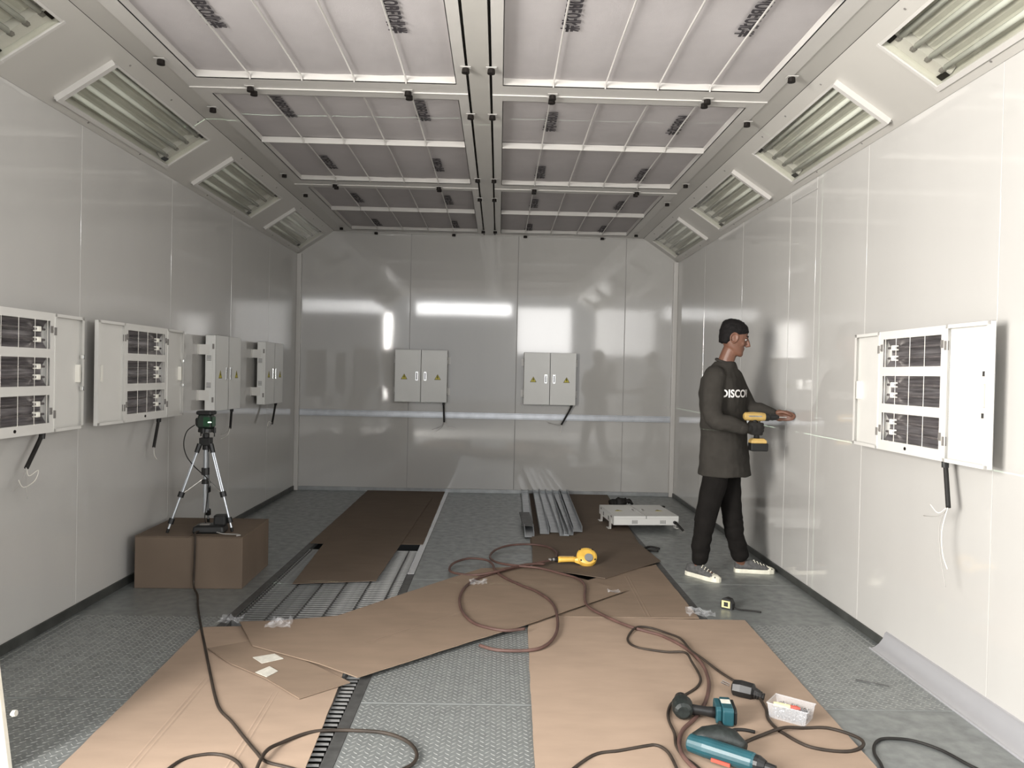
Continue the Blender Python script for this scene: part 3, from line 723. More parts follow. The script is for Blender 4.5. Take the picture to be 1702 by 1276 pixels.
sheet_obj([(0.337, 9.226), (1.309, 9.347), (1.203, 6.503), (0.291, 6.360)], .003, TH, 'brown cardboard under the steel profiles by the back wall', 'card_d', warp=.002)
sheet_obj([(0.312, 6.643), (1.166, 6.642), (1.190, 6.433), (1.246, 5.838), (0.757, 5.309), (0.559, 5.423), (0.272, 5.589)], .0135, TH, 'dark cardboard with a pointed right corner under the yellow tool', 'card_d', warp=.003)
sheet_obj([(0.672, 5.319), (1.194, 5.760), (1.190, 4.490), (0.345, 4.480), (0.302, 4.959)], .005, TH, 'reddish brown cardboard between the diagonal sheet and the man', 'card_b', folds=[[(0.920, 5.398), (0.896, 4.486)]], warp=.003)
sheet_obj([(0.206, 4.473), (1.450, 4.470), (1.390, 2.675), (0.155, 2.646), (0.187, 4.239)], .003, TH, 'large clean tan cardboard under the two drills at the lower right', 'card', warp=.003)
sheet_obj([(-1.560, 4.194), (-0.731, 4.317), (-0.673, 3.391), (-0.641, 2.627), (-1.483, 2.606)], .003, TH, 'tan folded cardboard at the lower left with two long crease lines', 'card', folds=[[(-0.930, 3.363), (-0.906, 2.659)], [(-1.275, 3.509), (-1.241, 2.651)]], warp=.003)
dg = sheet_obj([(-1.375, 4.243), (-1.150, 4.275), (-0.875, 4.373), (-0.593, 4.788), (-0.396, 5.071), (-0.093, 5.495), (0.272, 5.589), (0.846, 4.992), (0.165, 4.258), (-0.091, 4.017), (-0.604, 3.500), (-0.815, 3.657), (-1.190, 3.881)], .0205, TH, 'long diagonal cardboard sheet lying across the middle of the floor', 'card_b', folds=[[(-0.635, 3.940), (-0.073, 4.595)]], warp=.004)
fl = sheet_obj([(-1.402, 3.855), (-1.207, 3.984), (-0.811, 3.642), (-0.630, 3.465), (-0.810, 3.286), (-1.017, 3.498), (-1.217, 3.656)], .0125, TH, 'torn cardboard flap with white paper labels at the left end of the diagonal sheet', 'card_b', warp=.003)
for pts in ([(-1.145, 3.736), (-1.056, 3.787), (-0.996, 3.726), (-1.079, 3.661)], [(-1.076, 3.552), (-1.033, 3.626), (-0.978, 3.570), (-1.009, 3.499)]):
    q = [(x-fl.location.x, y-fl.location.y) for x, y in pts]
    lb = obj('shipping_label', MB().prism(q, TH+.0025, TH+.0045), M['label'], fl)

# ------------------------------------------------------------------ steel profiles
pr = [([(0.335, 9.179), (0.292, 6.641)], .10), ([(0.468, 9.289), (0.428, 6.778)], .0), ([(0.535, 9.203), (0.521, 6.837)], .0), ([(0.615, 9.121), (0.596, 6.717)], .0), ([(0.693, 9.223), (0.635, 6.745)], .0), ([(0.790, 9.282), (0.727, 6.881)], .0)]
prl = ['leftmost of the steel channel profiles lying by the back wall', 'second steel channel profile from the left in the bundle by the back wall', 'third steel channel profile from the left in the bundle by the back wall', 'fourth steel channel profile from the left in the bundle by the back wall', 'fifth steel channel profile from the left in the bundle by the back wall', 'rightmost of the steel channel profiles lying by the back wall']
for i, ((a, b), _) in enumerate(pr):
    a = V((*a, 0)); b = V((*b, 0)); L = (b-a).length; d = (b-a).normalized()
    W_, H_ = .080, .042 + .008*(i % 2)
    sec = [(-W_/2, H_), (-W_/2, 0), (W_/2, 0), (W_/2, H_), (W_/2-.003, H_), (W_/2-.003, .003), (-W_/2+.003, .003), (-W_/2+.003, H_)]
    ring = lambda t: [V((x, t, z)) for x, z in sec]
    o = obj('steel_profile', MB().loft([ring(0), ring(L)]), M['galv'], None, loc=(a.x, a.y, .013+.002*(i % 3)))
    o.rotation_euler = (0, 0, math.atan2(d.y, d.x)-PI/2); tag(o, prl[i], 'steel profile', 'steel profiles by the back wall')
o = obj('steel_plate', MB().box((-.05, -.30, 0), (.05, .30, .008)), M['rail'], None, loc=(.285, 7.25, .052), rot=(.02, 0, .03), bevel=.002); tag(o, 'short dark flat steel bar on the left side of the profile bundle', 'steel bar')
# ------------------------------------------------------------------ small floor things at the back
bg = thing('work_glove', 'crumpled black work glove on the floor behind the floor heater', 'glove', (1.34, 8.36, 0), (0, 0, .3))
mb = MB()
rng = random.Random(3)
vs = []
mb.ball((0, 0, .045), (.075, .055, .045), 14, 9)
mb.v = [tuple(V(p)*(1+.35*mnoise.noise(V(p)*28))) for p in mb.v]
obj('palm', mb, M['rubber'], bg, smooth=True)
for k in range(4):
    a = -0.7+k*.42; pts = [V((.05*math.cos(a), .05*math.sin(a), .05)), V((.09*math.cos(a), .09*math.sin(a), .065+.01*(k % 2))), V((.125*math.cos(a+.2), .125*math.sin(a+.2), .03))]
    obj('finger', MB().tube(spline(pts, 4), .014, 8), M['rubber'], bg, smooth=True)
obj('cuff', MB().tube(spline([(-.05, 0, .04), (-.085, .012, .04), (-.11, .01, .032)], 4), [.04, .041, .042, .043, .044, .045, .045, .046, .046], 10), M['rubber'], bg, smooth=True)
for i, (x, y, s) in enumerate(((1.66, 8.33, .03), (1.60, 8.34, .022), (1.80, 8.36, .024))):
    q = obj('rubber_scrap', MB().ball((0, 0, s*.35), (s*1.2, s*.7, s*.4), 8, 5), M['rubber'], None, loc=(x, y, 0), rot=(0, 0, i), smooth=True)
    tag(q, ['small black scrap on the floor right of the glove, biggest of the three', 'small black scrap on the floor closest to the glove', 'small black scrap on the floor nearest the back right corner'][i], 'scrap', 'black scraps by the back wall')

# ------------------------------------------------------------------ yellow air tool and its hose
yt = thing('air_tool', 'yellow air-powered hand tool with round head lying on dark cardboard', 'power tool', ([(0.635, 5.675)][0][0], [(0.635, 5.675)][0][1], .022), (0, 0, math.radians(3)))
obj('head', MB().loft([[V((r*math.cos(2*PI*j/24), r*math.sin(2*PI*j/24), z)) for j in range(24)] for r, z in ((.055, 0), (.072, .006), (.076, .022), (.074, .046), (.060, .058), (.040, .064))]), M['yellow'], yt, smooth=False, loc=(.035, .02, .030), rot=(math.radians(38), 0, 0)); yhead = yt.children[0]
obj('neck', MB().loft([[V((x, y*s, .034+z*s)) for y, z in ((-.03, -.024), (.03, -.024), (.034, 0), (.03, .020), (-.03, .020), (-.034, 0))] for x, s in ((.0, 1.25), (-.03, .95), (-.055, .62))]), M['yellow'], yt, bevel=.002)
obj('handle', MB().tube([(-.045, 0, .036), (-.08, 0, .036), (-.15, 0, .034), (-.175, 0, .034)], [.021, .018, .019, .022], 12), M['yellow'], yt, smooth=True)
obj('grey_disc', MB().cyl((.008, -.030, .058), (.008, -.032, .070), .034, .030, n=16), M['galv'], yhead)
obj('bolt', MB().cyl((-.045, .050, .04), (-.045, .050, .056), .007, n=6).cyl((.045, .048, .04), (.045, .048, .056), .007, n=6).cyl((-.047, -.045, .04), (-.047, -.045, .056), .007, n=6).cyl((.053, -.038, .04), (.053, -.038, .056), .007, n=6), M['black'], yhead)
obj('lever', MB().box((-.17, -.006, .055), (-.06, .006, .060)), M['yelldark'], yt, bevel=.002)
obj('hose_coupling', MB().cyl((-.175, 0, .034), (-.20, 0, .034), .016, n=10).cyl((-.215, 0, .033), (-.225, 0, .033), .012, n=10), M['black'], yt)
obj('coupling_ring', MB().cyl((-.20, 0, .034), (-.215, 0, .033), .014, n=10).cyl((-.225, 0, .032), (-.245, 0, .032), .013, n=10), M['chrome'], yt)

def lay(pts, z0, r, amp=.0, seed=0, zs=None):
    out = []
    for i, (x, y) in enumerate(pts):
        z = z0 + r + (zs[i] if zs else 0)
        out.append((x, y, z))
    return out
HR = .0085
h1 = [(0.470, 5.699), (0.307, 5.598), (0.140, 5.466), (0.013, 5.342), (-0.114, 5.177), (-0.185, 4.969), (-0.207, 4.715), (-0.177, 4.455), (-0.109, 4.265), (-0.019, 4.178), (0.071, 4.143), (0.169, 4.177)]
tubeobj('air_hose', lay(h1, .026, HR, zs=[.02, .012, .006, .004]+[0]*8), HR, M['hose'], 'pinkish brown air hose coupled to the yellow tool, curving over the diagonal sheet', 'hose')
h2 = [(-0.068, 3.969), (0.027, 3.903), (0.189, 3.893), (0.276, 3.976), (0.339, 4.166), (0.362, 4.427), (0.348, 4.672), (0.271, 4.886), (0.174, 5.033), (0.074, 5.204), (0.009, 5.390), (-0.018, 5.593), (-0.072, 5.734), (-0.193, 5.781), (-0.293, 5.663), (-0.317, 5.485), (-0.276, 5.355), (-0.137, 5.284), (0.005, 5.309), (0.209, 5.521), (0.358, 5.584)]
tubeobj('air_hose', lay(h2, .012, HR, zs=[-.006, -.006, 0, 0, .002, .006, .012, .016, .016, .016, .016, .016, .01, .006, 0, 0, .006, .012, .030, .030, .022]), HR, M['hose'], 'pinkish brown hose with a small loop left of the yellow tool', 'hose')
h3 = [(0.450, 5.791), (0.475, 6.008), (0.414, 6.213), (0.278, 6.290), (0.117, 6.255), (0.011, 6.117), (-0.034, 5.929), (-0.023, 5.756), (0.043, 5.597), (0.170, 5.485), (0.320, 5.444), (0.469, 5.308), (0.560, 5.190), (0.586, 5.030), (0.556, 4.759), (0.565, 4.611), (0.641, 4.464), (0.745, 4.297), (0.834, 4.220), (0.902, 4.154), (0.971, 4.016), (1.004, 3.886), (1.014, 3.739), (0.997, 3.580), (0.966, 3.453), (0.910, 3.303), (0.827, 3.148), (0.757, 3.048), (0.717, 2.950), (0.704, 2.863), (0.712, 2.787), (0.742, 2.686)]
tubeobj('air_hose', lay(h3, .012, HR, zs=[.01, .010, .008, .008, .004, 0, 0, .006, .018, .030, .026, .022, .022, .018, .014, .006, 0, 0]+[-.004]*14), HR, M['hose'], 'long brown air hose from the far loop across the large sheet to the lower edge', 'hose')
CRD = .006
c1 = [(1.106, 3.534), (1.072, 3.657), (1.032, 3.788), (1.000, 3.920), (0.986, 4.082), (0.931, 4.194), (0.859, 4.261), (0.785, 4.258), (0.725, 4.155), (0.708, 4.050), (0.747, 3.970), (0.869, 3.906), (0.957, 3.867), (0.965, 3.753), (0.964, 3.593), (0.930, 3.493), (0.873, 3.417), (0.775, 3.311), (0.734, 3.219), (0.717, 3.128), (0.714, 3.015), (0.698, 2.915), (0.707, 2.831), (0.735, 2.765), (0.767, 2.662)]
tubeobj('extension_cord', lay(c1, .008, CRD, zs=[.006, .002, .010, .010, .012, .006, .010, .012]+[0]*3+[.004, .016, .01]+[0]*11), CRD, M['cord'], 'dark extension cord making a leaf-shaped loop above the drills', 'cord')
c2 = [(1.158, 3.349), (1.153, 3.251), (1.130, 3.158), (1.134, 3.070), (1.151, 3.018), (1.177, 2.958), (1.213, 2.915), (1.284, 2.889), (1.353, 2.891), (1.413, 2.931), (1.432, 2.981), (1.403, 3.036), (1.338, 3.082), (1.253, 3.079), (1.155, 3.049), (1.056, 3.005), (0.974, 2.952), (0.922, 2.902), (0.899, 2.850), (0.893, 2.796), (0.901, 2.723)]
tubeobj('extension_cord', lay(c2, .008, CRD*1.1, zs=[.008]+[0]*13+[.013, .004]+[0]*4+[.02]), CRD*1.1, M['cord'], 'dark cord looping below the box of screws, from the socket to the corded drill', 'cord')
c3 = [(0.238, 2.657), (0.372, 2.831), (0.477, 2.871), (0.586, 2.912), (0.621, 2.918), (0.647, 2.890), (0.660, 2.825), (0.660, 2.659)]
tubeobj('extension_cord', lay(c3, .008, CRD), CRD, M['cord'], 'dark cord arching from the lower edge left of the corded drill', 'cord')
c4 = [(1.382, 2.677), (1.423, 2.805), (1.439, 2.888), (1.474, 2.962), (1.523, 3.009), (1.583, 3.016), (1.649, 2.997), (1.712, 2.925), (1.749, 2.819), (1.774, 2.762)]
o4 = tubeobj('power_cord', lay(c4, .0, CRD), CRD, M['rubber'], 'black power cord with plug on the steel floor at the lower right', 'cord')
e = c4[-1]; d4 = (V((*c4[-1], 0))-V((*c4[-2], 0))).normalized()
obj('plug', MB().tube([V((*e, .010)), V((*e, .012))+d4*.02, V((*e, .014))+d4*.055], [.009, .016, .018], 8), M['black'], o4)
c5 = [(-2.403, 6.339), (-2.353, 6.207)]
c5f = [(-1.805, 4.776), (-1.704, 4.521), (-1.545, 4.153), (-1.406, 3.840), (-1.287, 3.570), (-1.174, 3.318), (-1.101, 3.176), (-1.020, 3.072), (-0.932, 2.946), (-0.852, 2.834), (-0.793, 2.760), (-0.702, 2.719), (-0.562, 2.653)]
tubeobj('extension_cord', [(-1.90, 5.02, BT+.02), (-1.90, 4.97, BT+.016), (-1.885, 4.936, BT-.02), (-1.885, 4.930, .16), (-1.885, 4.925, .03)]+lay(c5f, .006, CRD), CRD*1.05, M['cord'], 'long dark cord hanging down the box front and snaking over the left cardboard', 'cord')
c6 = [(-0.799, 2.616), (-0.806, 2.790), (-0.770, 2.892), (-0.698, 2.978), (-0.630, 3.011), (-0.526, 3.014), (-0.408, 2.997), (-0.319, 2.935), (-0.272, 2.850), (-0.272, 2.769), (-0.316, 2.708), (-0.375, 2.634)]
tubeobj('extension_cord', lay(c6, .008, CRD*1.15, zs=[0, .014, .004, 0]+[-.005]*8), CRD*1.15, M['cord'], 'dark cord looping from the left cardboard over the black rail onto the tread plate', 'cord')
c7 = [(-1.124, 2.616), (-1.091, 2.756), (-1.024, 2.802), (-0.959, 2.799), (-0.901, 2.761), (-0.859, 2.703), (-0.837, 2.623)]
tubeobj('extension_cord', lay(c7, .008, CRD), CRD, M['cord'], 'short dark cord loop at the bottom of the left cardboard', 'cord')

# ------------------------------------------------------------------ drills, socket, screw box, tape measure
Q = [(0.783, 3.180), (0.942, 3.163), (0.817, 2.853), (1.112, 3.386)]
dd = thing('cordless_drill', 'teal and black cordless drill driver lying on the large cardboard', 'power tool', (Q[0][0], Q[0][1], .008), (0, 0, math.radians(-8)))
Zt = .036
obj('motor_housing', MB().loft([[V((x+.0, r*math.cos(2*PI*j/16)*1.0, Zt+r*math.sin(2*PI*j/16)*.92)) for j in range(16)] for x, r in ((0, .0), (0, .0))][:0] or
    [[V((r*math.cos(2*PI*j/16), yy, Zt+.006+r*math.sin(2*PI*j/16)*.95)) for j in range(16)] for yy, r in ((-.056, .024), (-.046, .036), (-.016, .043), (.022, .043), (.045, .034))]), M['tealdark'], dd, smooth=False)
obj('chuck', MB().tube([(0, .045, Zt+.006), (0, .062, Zt+.006), (0, .085, Zt+.006), (0, .10, Zt+.006)], [.030, .028, .026, .014], 14), M['black'], dd)
obj('grip', MB().tube([(.02, -.018, Zt+.004), (.06, -.012, Zt+.002), (.10, -.016, Zt), (.135, -.02, Zt)], [.024, .019, .0195, .023], 12), M['black'], dd, smooth=True)
obj('trigger', MB().tube([(.046, .006, Zt+.004), (.066, .010, Zt+.002)], [.010, .009], 8), M['tealdark'], dd)
def ybox(xs, ys_, zs_): return MB().loft([[V((x, y, z)) for y, z in ((ys_[0], zs_[0]+.01), (ys_[0]+.012, zs_[0]), (ys_[1]-.012, zs_[0]), (ys_[1], zs_[0]+.01), (ys_[1], zs_[1]-.01), (ys_[1]-.012, zs_[1]), (ys_[0]+.012, zs_[1]), (ys_[0], zs_[1]-.01))] for x in xs])
obj('foot', ybox((.128, .150), (-.062, .050), (.004, .072)), M['teal'], dd, bevel=.004)
obj('battery_pack', ybox((.151, .195), (-.078, .056), (.001, .076)), M['teal'], dd, bevel=.005)
obj('battery_cap', ybox((.1955, .208), (-.070, .050), (.006, .070)), M['black'], dd, bevel=.003)
obj('wrist_strap', MB().tube(spline([(.14, -.07, .02), (.150, -.105, .010), (.175, -.115, .008), (.20, -.10, .008), (.235, -.098, .008), (.27, -.11, .008)], 5), .007, 6), M['rubber'], dd, smooth=True)
obj('logo_patch', MB().box((.152, -.02, .0762), (.190, .02, .0768)), M['label'], dd)
d2 = thing('corded_drill', 'teal corded drill lying on its side at the lower edge of the cardboard', 'power tool', (Q[2][0]-.015, Q[2][1]-.022, .009), (0, 0, math.radians(-38)))
obj('motor_housing', MB().loft([[V((x, r*math.cos(2*PI*j/18), .036+r*.96*math.sin(2*PI*j/18))) for j in range(18)] for x, r in ((-.085, .024), (-.078, .033), (-.02, .037), (.07, .036), (.16, .035), (.17, .030))]), M['teal'], d2)
obj('front_cap', MB().tube([(.168, 0, .036), (.182, 0, .036), (.205, 0, .036)], [.031, .030, .020], 14).tube([(.205, 0, .036), (.24, 0, .036)], [.016, .014], 12), M['black'], d2)
obj('grip', MB().tube([(-.060, .012, .040), (-.040, .045, .048), (.0, .072, .052), (.05, .085, .048), (.10, .072, .040)], [.032, .040, .046, .042, .024], 12), M['tealdark'], d2, smooth=True)
obj('trigger', MB().tube([(.065, .07, .036), (.105, .055, .036)], [.011, .010], 8), M['black'], d2)
obj('red_seal', MB().box((.02, -.039, .01), (.09, -.032, .022)), M['red'], d2)
sk = thing('cord_socket', 'black rubber cord socket lying on the cardboard above the box of screws', 'socket', (Q[3][0], Q[3][1], .008), (0, 0, math.radians(-32))); sk.scale = (1, 1.25, 1.2)
obj('socket_body', MB().tube([(-.060, 0, .026), (-.052, 0, .026), (-.02, 0, .027), (.028, 0, .026), (.036, 0, .024), (.055, 0, .020), (.072, 0, .014)], [.020, .029, .032, .030, .019, .016, .011], 8), M['black'], sk, smooth=False)
mb = MB()
for k in range(4): mb.tube([(.038+k*.011, 0, .022-k*.002), (.044+k*.011, 0, .021-k*.002)], .019-.002*k, 12)
obj('strain_relief', mb, M['rubber'], sk)
obj('plug_pin', MB().cyl((-.072, .008, .03), (-.11, .012, .036), .003, n=6).cyl((-.072, -.008, .03), (-.11, -.004, .036), .003, n=6), M['chrome'], sk)
PB = [(1.232, 3.150)][0]
bxs = thing('screw_box', 'clear plastic tub full of screws on the right edge of the cardboard', 'box', (PB[0], PB[1]+.03, .009), (0, 0, math.radians(-38)))
tub = MB()
for (a, b) in (((-.085, -.06, 0), (.085, .06, .002)), ((-.085, -.06, 0), (-.083, .06, .07)), ((.083, -.06, 0), (.085, .06, .07)), ((-.085, -.06, 0), (.085, -.058, .07)), ((-.085, .058, 0), (.085, .06, .07))): tub.box(a, b)
tub.v = [(x*(1+.12*z/.07), y*(1+.12*z/.07), z) for x, y, z in tub.v]
tub.v = [(x*.84, y*.84, z*.88) for x, y, z in tub.v]; obj('tub', tub, M['film'], bxs)
rim = MB()
for (a, b) in (((-.099, -.070, .068), (.099, -.066, .072)), ((-.099, .066, .068), (.099, .070, .072)), ((-.099, -.070, .068), (-.095, .070, .072)), ((.095, -.070, .068), (.099, .070, .072))): rim.box(a, b)
rim.v = [(x*.84, y*.84, z*.88) for x, y, z in rim.v]; obj('rim', rim, M['film'], bxs)
scw = MB(); rng = random.Random(5)
for k in range(420):
    x, y, z = rng.uniform(-.072, .072), rng.uniform(-.05, .05), rng.uniform(.005, .047)
    d = V((rng.uniform(-1, 1), rng.uniform(-1, 1), rng.uniform(-.5, .5))).normalized()*.011
    c = V((x, y, z)); scw.cyl(c-d, c+d, .0017, .0012, n=5).cyl(c+d, c+d*1.18, .0034, n=6)
scw.v = [(x*.84, y*.84, z*.88) for x, y, z in scw.v]
so = obj('screws', scw, M['screwm'], None, loc=bxs.location, rot=bxs.rotation_euler); tag(so, 'heap of small zinc screws inside the clear tub', 'screws'); so['kind'] = 'stuff'
bt = thing('screwdriver', 'yellow handled screwdriver with red end lying on the screws in the tub', 'screwdriver', (bxs.location.x-.01, bxs.location.y+.0, .056), (0, .10, math.radians(-15)))
obj('handle', MB().tube([(-.06, 0, 0), (-.05, 0, 0), (.005, 0, 0)], [.008, .0095, .0085], 8), M['tape'], bt)
obj('end', MB().tube([(.005, 0, 0), (.03, 0, 0), (.045, 0, 0)], [.0085, .010, .006], 8), M['red'], bt)
TM = [(1.422, 4.719), (1.542, 4.605)]
tm = thing('tape_measure', 'black and yellow tape measure on the steel floor below the man', 'tape measure', (TM[0][0], TM[0][1], 0), (0, 0, math.radians(-38)))
obj('case', MB().loft([[V((x*s, y, z)) for x, z in ((-.036, .004), (-.030, 0), (.034, 0), (.040, .006), (.040, .038), (.026, .062), (-.006, .068), (-.030, .058), (-.038, .036))] for y, s in ((-.022, .93), (-.018, 1), (.018, 1), (.022, .93))]), M['black'], tm)
obj('face_plate', MB().box((-.028, -.0232, .010), (.024, -.0218, .052)).box((-.031, -.019, .052), (-.020, .019, .056)), M['tape'], tm)
obj('centre_mark', MB().box((-.014, -.0242, .018), (.012, -.0228, .044)), M['black'], tm)
obj('wrist_strap', MB().tube(spline([(.038, .0, .012), (.075, .01, .006), (.13, .035, .005), (.19, .05, .005)], 5), .0055, 6), M['rubber'], tm, smooth=True)
RD = [(1.701, 3.615), (1.823, 3.542)]
o = obj('drill_bit', MB().tube([V((*RD[0], .004)), V((*RD[1], .004))], [.0035, .003], 6), M['rail'], None); tag(o, 'thin dark steel rod lying alone on the floor by the right wall', 'rod')
# aluminium skirting profile loose along the right wall
sec = [(.092, 0), (.092, .007), (.084, .007), (.082, .003), (.062, .010), (.040, .028), (.020, .055), (.012, .082), (.002, .090), (.0, .090), (.0, .002)]
o = obj('skirting_profile', MB().loft([[V((XR-.0005-a, y, z)) for a, z in sec] for y in (1.6, 4.055)]), M['skirtalu'], None); tag(o, 'shiny curved aluminium skirting profile at the foot of the right wall', 'metal profile')
smooth_by_angle(o, .7)
# plastic scraps
def film(loc, size, label, seed, m='film', z=.03):
    n = 9; vs = []; fs = []
    for j in range(n):
        for i in range(n):
            x = (i/(n-1)-.5)*size; y = (j/(n-1)-.5)*size*.8
            q = V((x*16+seed, y*16, seed)); vs.append((x*(1+.25*mnoise.noise(q)), y*(1+.25*mnoise.noise(q+V((5, 0, 0)))), .004+abs(mnoise.noise(q*1.7))*size*.45))
    for j in range(n-1):
        for i in range(n-1): a = j*n+i; fs.append((a, a+1, a+n+1, a+n))
    o = obj('plastic_scrap', MB().add(vs, fs), M[m], None, loc=(*loc, z)); tag(o, label, 'plastic scrap', 'plastic scraps on the floor'); return o
film([(-1.141, 4.184)][0], .13, 'crumpled clear plastic scrap at the front edge of the open grating', 1.3, z=.026)
film([(-1.443, 4.312)][0], .12, 'small clear plastic scrap at the left corner of the open grating', 4.1, z=.004)
film([(-0.103, 5.081)][0], .12, 'clear plastic scrap inside the big hose bend on the diagonal sheet', 7.7, z=.028)
film([(1.219, 4.562)][0], .16, 'clear plastic scrap at the right tip of the reddish cardboard near the tape measure', 9.2, z=.004)
film([(0.760, 4.937)][0], .08, 'tiny clear plastic scrap at the right tip of the diagonal sheet', 11.2, z=.026)
# wire snippets / torn strips left of the man's near shoe
for i, pts in enumerate(([(1.182, 6.277), (1.268, 6.371), (1.335, 6.310)], [(1.139, 6.146), (1.233, 6.238), (1.307, 6.222)])):
    o = obj('rubber_strip', MB().tube(spline([(*p, .008) for p in pts], 4), .009, 6), M['rubber'], None, smooth=True)
    tag(o, ['dark torn strip on the floor right of the dark cardboard, the farther one', 'dark torn strip on the floor right of the dark cardboard, the nearer one'][i], 'strip', 'torn strips by the dark cardboard')
# pale board leaning at the left front
lb = thing('leaning_board', 'cream painted board edge at the lower left corner of the photo', 'board', (-1.80, 2.70, 0))
obj('board', MB().box((-.40, -.012, 0), (0, .012, 1.9), T=Matrix.Translation((.152, 0, 0)) @ Matrix.Rotation(math.radians(-7.5), 4, 'Y')), M['cream'], lb, bevel=.003)
obj('board_bolt', MB().cyl((.150, 0, .195), (.158, -.0, .196), .006, n=8).cyl((.156, 0, .197), (.168, 0, .199), .011, n=10), M['label'], lb)

# ------------------------------------------------------------------ the man drilling at the right wall
def remeshed(name, mb, m, parent, voxel=.006, smooth_it=4, noise=None, origin=V((0, 0, 0)), keep=True):
    me = mesh_of(name, mb, m); o = bpy.data.objects.new(name, me); C.objects.link(o)
    rm = o.modifiers.new('r', 'REMESH'); rm.mode = 'VOXEL'; rm.voxel_size = voxel; rm.adaptivity = 0
    sm_ = o.modifiers.new('s', 'SMOOTH'); sm_.factor = .5; sm_.iterations = smooth_it
    bpy.context.view_layer.update()
    me2 = bpy.data.meshes.new_from_object(o.evaluated_get(bpy.context.evaluated_depsgraph_get()))
    o.modifiers.clear()
    if noise:
        me2.update(); nrm = [v.normal.copy() for v in me2.vertices]
        for v, n_ in zip(me2.vertices, nrm): v.co += n_*noise(v.co)
    for v in me2.vertices: v.co -= origin
    me2.polygons.foreach_set('use_smooth', [True]*len(me2.polygons))
    if not me2.materials: me2.materials.append(m)
    o.data = me2; o.name = name; o.parent = parent; bpy.data.meshes.remove(me)
    return o
PO = V((1.62, 5.50, 0))
man = thing('person', 'man in charcoal sweatshirt and black trousers drilling at the right wall', 'person', PO)
TY = math.radians(38)
tf = V((math.cos(TY), -math.sin(TY), 0)); trr = V((-math.sin(TY), -math.cos(TY), 0))
def ell(c, hw, hd, f=tf, r=trr, n=24, z=None, p=2.3):
    o = []
    for j in range(n):
        a = 2*PI*j/n; ca, sa = math.cos(a), math.sin(a)
        o.append(V(c)+f*(hd*math.copysign(abs(ca)**(2/p), ca))+r*(hw*math.copysign(abs(sa)**(2/p), sa)))
    return o
def limb(mb, pts, rs, n=14, k=4):
    P = spline(pts, k); R = []
    for i in range(len(P)):
        t = i/k; a = min(int(t), len(rs)-2); R.append(rs[a]+(rs[a+1]-rs[a])*(t-a))
    mb.tube(P, R, n); mb.ball(P[0], R[0], 12, 8); mb.ball(P[-1], R[-1], 12, 8)
shR, elR, wrR = V((1.478, 5.385, 1.405)), V((1.462, 5.265, 1.125)), V((1.675, 5.262, 1.060))
shL, elL, wrL = V((1.690, 5.655, 1.405)), V((1.800, 5.585, 1.195)), V((1.925, 5.435, 1.152))
hpR, knR, anR = V((1.565, 5.450, .86)), V((1.490, 5.435, .47)), V((1.440, 5.475, .09))
hpL, knL, anL = V((1.650, 5.600, .86)), V((1.695, 5.595, .47)), V((1.775, 5.610, .09))
HC = V((1.650, 5.490, 1.690))
hf = V((.95, -.14, -.27)).normalized(); hl = V((0, 0, 1)).cross(hf).normalized(); hu = hf.cross(hl)
HM = Matrix(((hf.x, hl.x, hu.x, HC.x), (hf.y, hl.y, hu.y, HC.y), (hf.z, hl.z, hu.z, HC.z), (0, 0, 0, 1)))
def head_islands(mb):
    prof = [(-.118, .040, .030, .050), (-.100, .058, .048, .040), (-.075, .070, .060, .022), (-.045, .080, .067, .008), (-.01, .090, .072, 0), (.03, .096, .075, -.004), (.065, .092, .072, -.008), (.09, .078, .060, -.012), (.108, .052, .042, -.014), (.117, .022, .02, -.014)]
    mb.loft([[HM @ V((cx_+rx*math.cos(2*PI*j/20), ry*math.sin(2*PI*j/20), z)) for j in range(20)] for z, rx, ry, cx_ in prof])
    mb.tube([HM @ V(p) for p in ((.088, 0, .022), (.104, 0, -.004), (.118, 0, -.026), (.096, 0, -.036))], [.009, .012, .015, .012], 8)   # nose
    mb.ball(HM @ V((.084, 0, -.060)), (.014, .022, .008), 8, 6); mb.ball(HM @ V((.082, 0, -.074)), (.014, .020, .008), 8, 6)        # lips
    mb.ball(HM @ V((.078, 0, -.104)), (.020, .022, .016), 8, 6)      # chin
    for s in (-1, 1):
        mb.ball(HM @ V((.076, s*.032, .022)), (.014, .020, .007), 8, 6)         # brow
        mb.ball(HM @ V((.066, s*.040, -.028)), (.018, .016, .018), 8, 6)        # cheek
        mb.tube([HM @ V((-.006+.026*math.cos(a), s*(.076+.010*(1-math.cos(a))*.5), -.008+.034*math.sin(a))) for a in [2*PI*k/10 for k in range(10)]], .0065, 6, closed=True)
        mb.ball(HM @ V((-.004, s*.074, -.008)), (.018, .006, .026), 8, 6)       # ear
def right_hand(mb, g=0.0):
    mb.ball((1.728, 5.270, 1.066), (.042+g, .019+g, .044+g), 12, 8); mb.ball((1.70, 5.266, 1.063), (.034+g, .022+g, .032+g), 12, 8)
    for i, z in enumerate((1.096, 1.074, 1.052, 1.031)):
        q = (0, .004, .002, -.006)[i]
        limb(mb, [(1.740, 5.268, z), (1.775+q, 5.270, z-.001), (1.800+q, 5.286, z-.003), (1.799+q, 5.312, z-.004), (1.780+q, 5.326, z-.004)], [.0105+g, .0105+g, .0098+g, .009+g, .008+g], 8, 3)
    limb(mb, [(1.705, 5.275, 1.085), (1.722, 5.295, 1.104), (1.745, 5.322, 1.108), (1.775, 5.334, 1.104)], [.014+g, .0125+g, .011+g, .009+g], 8, 3)
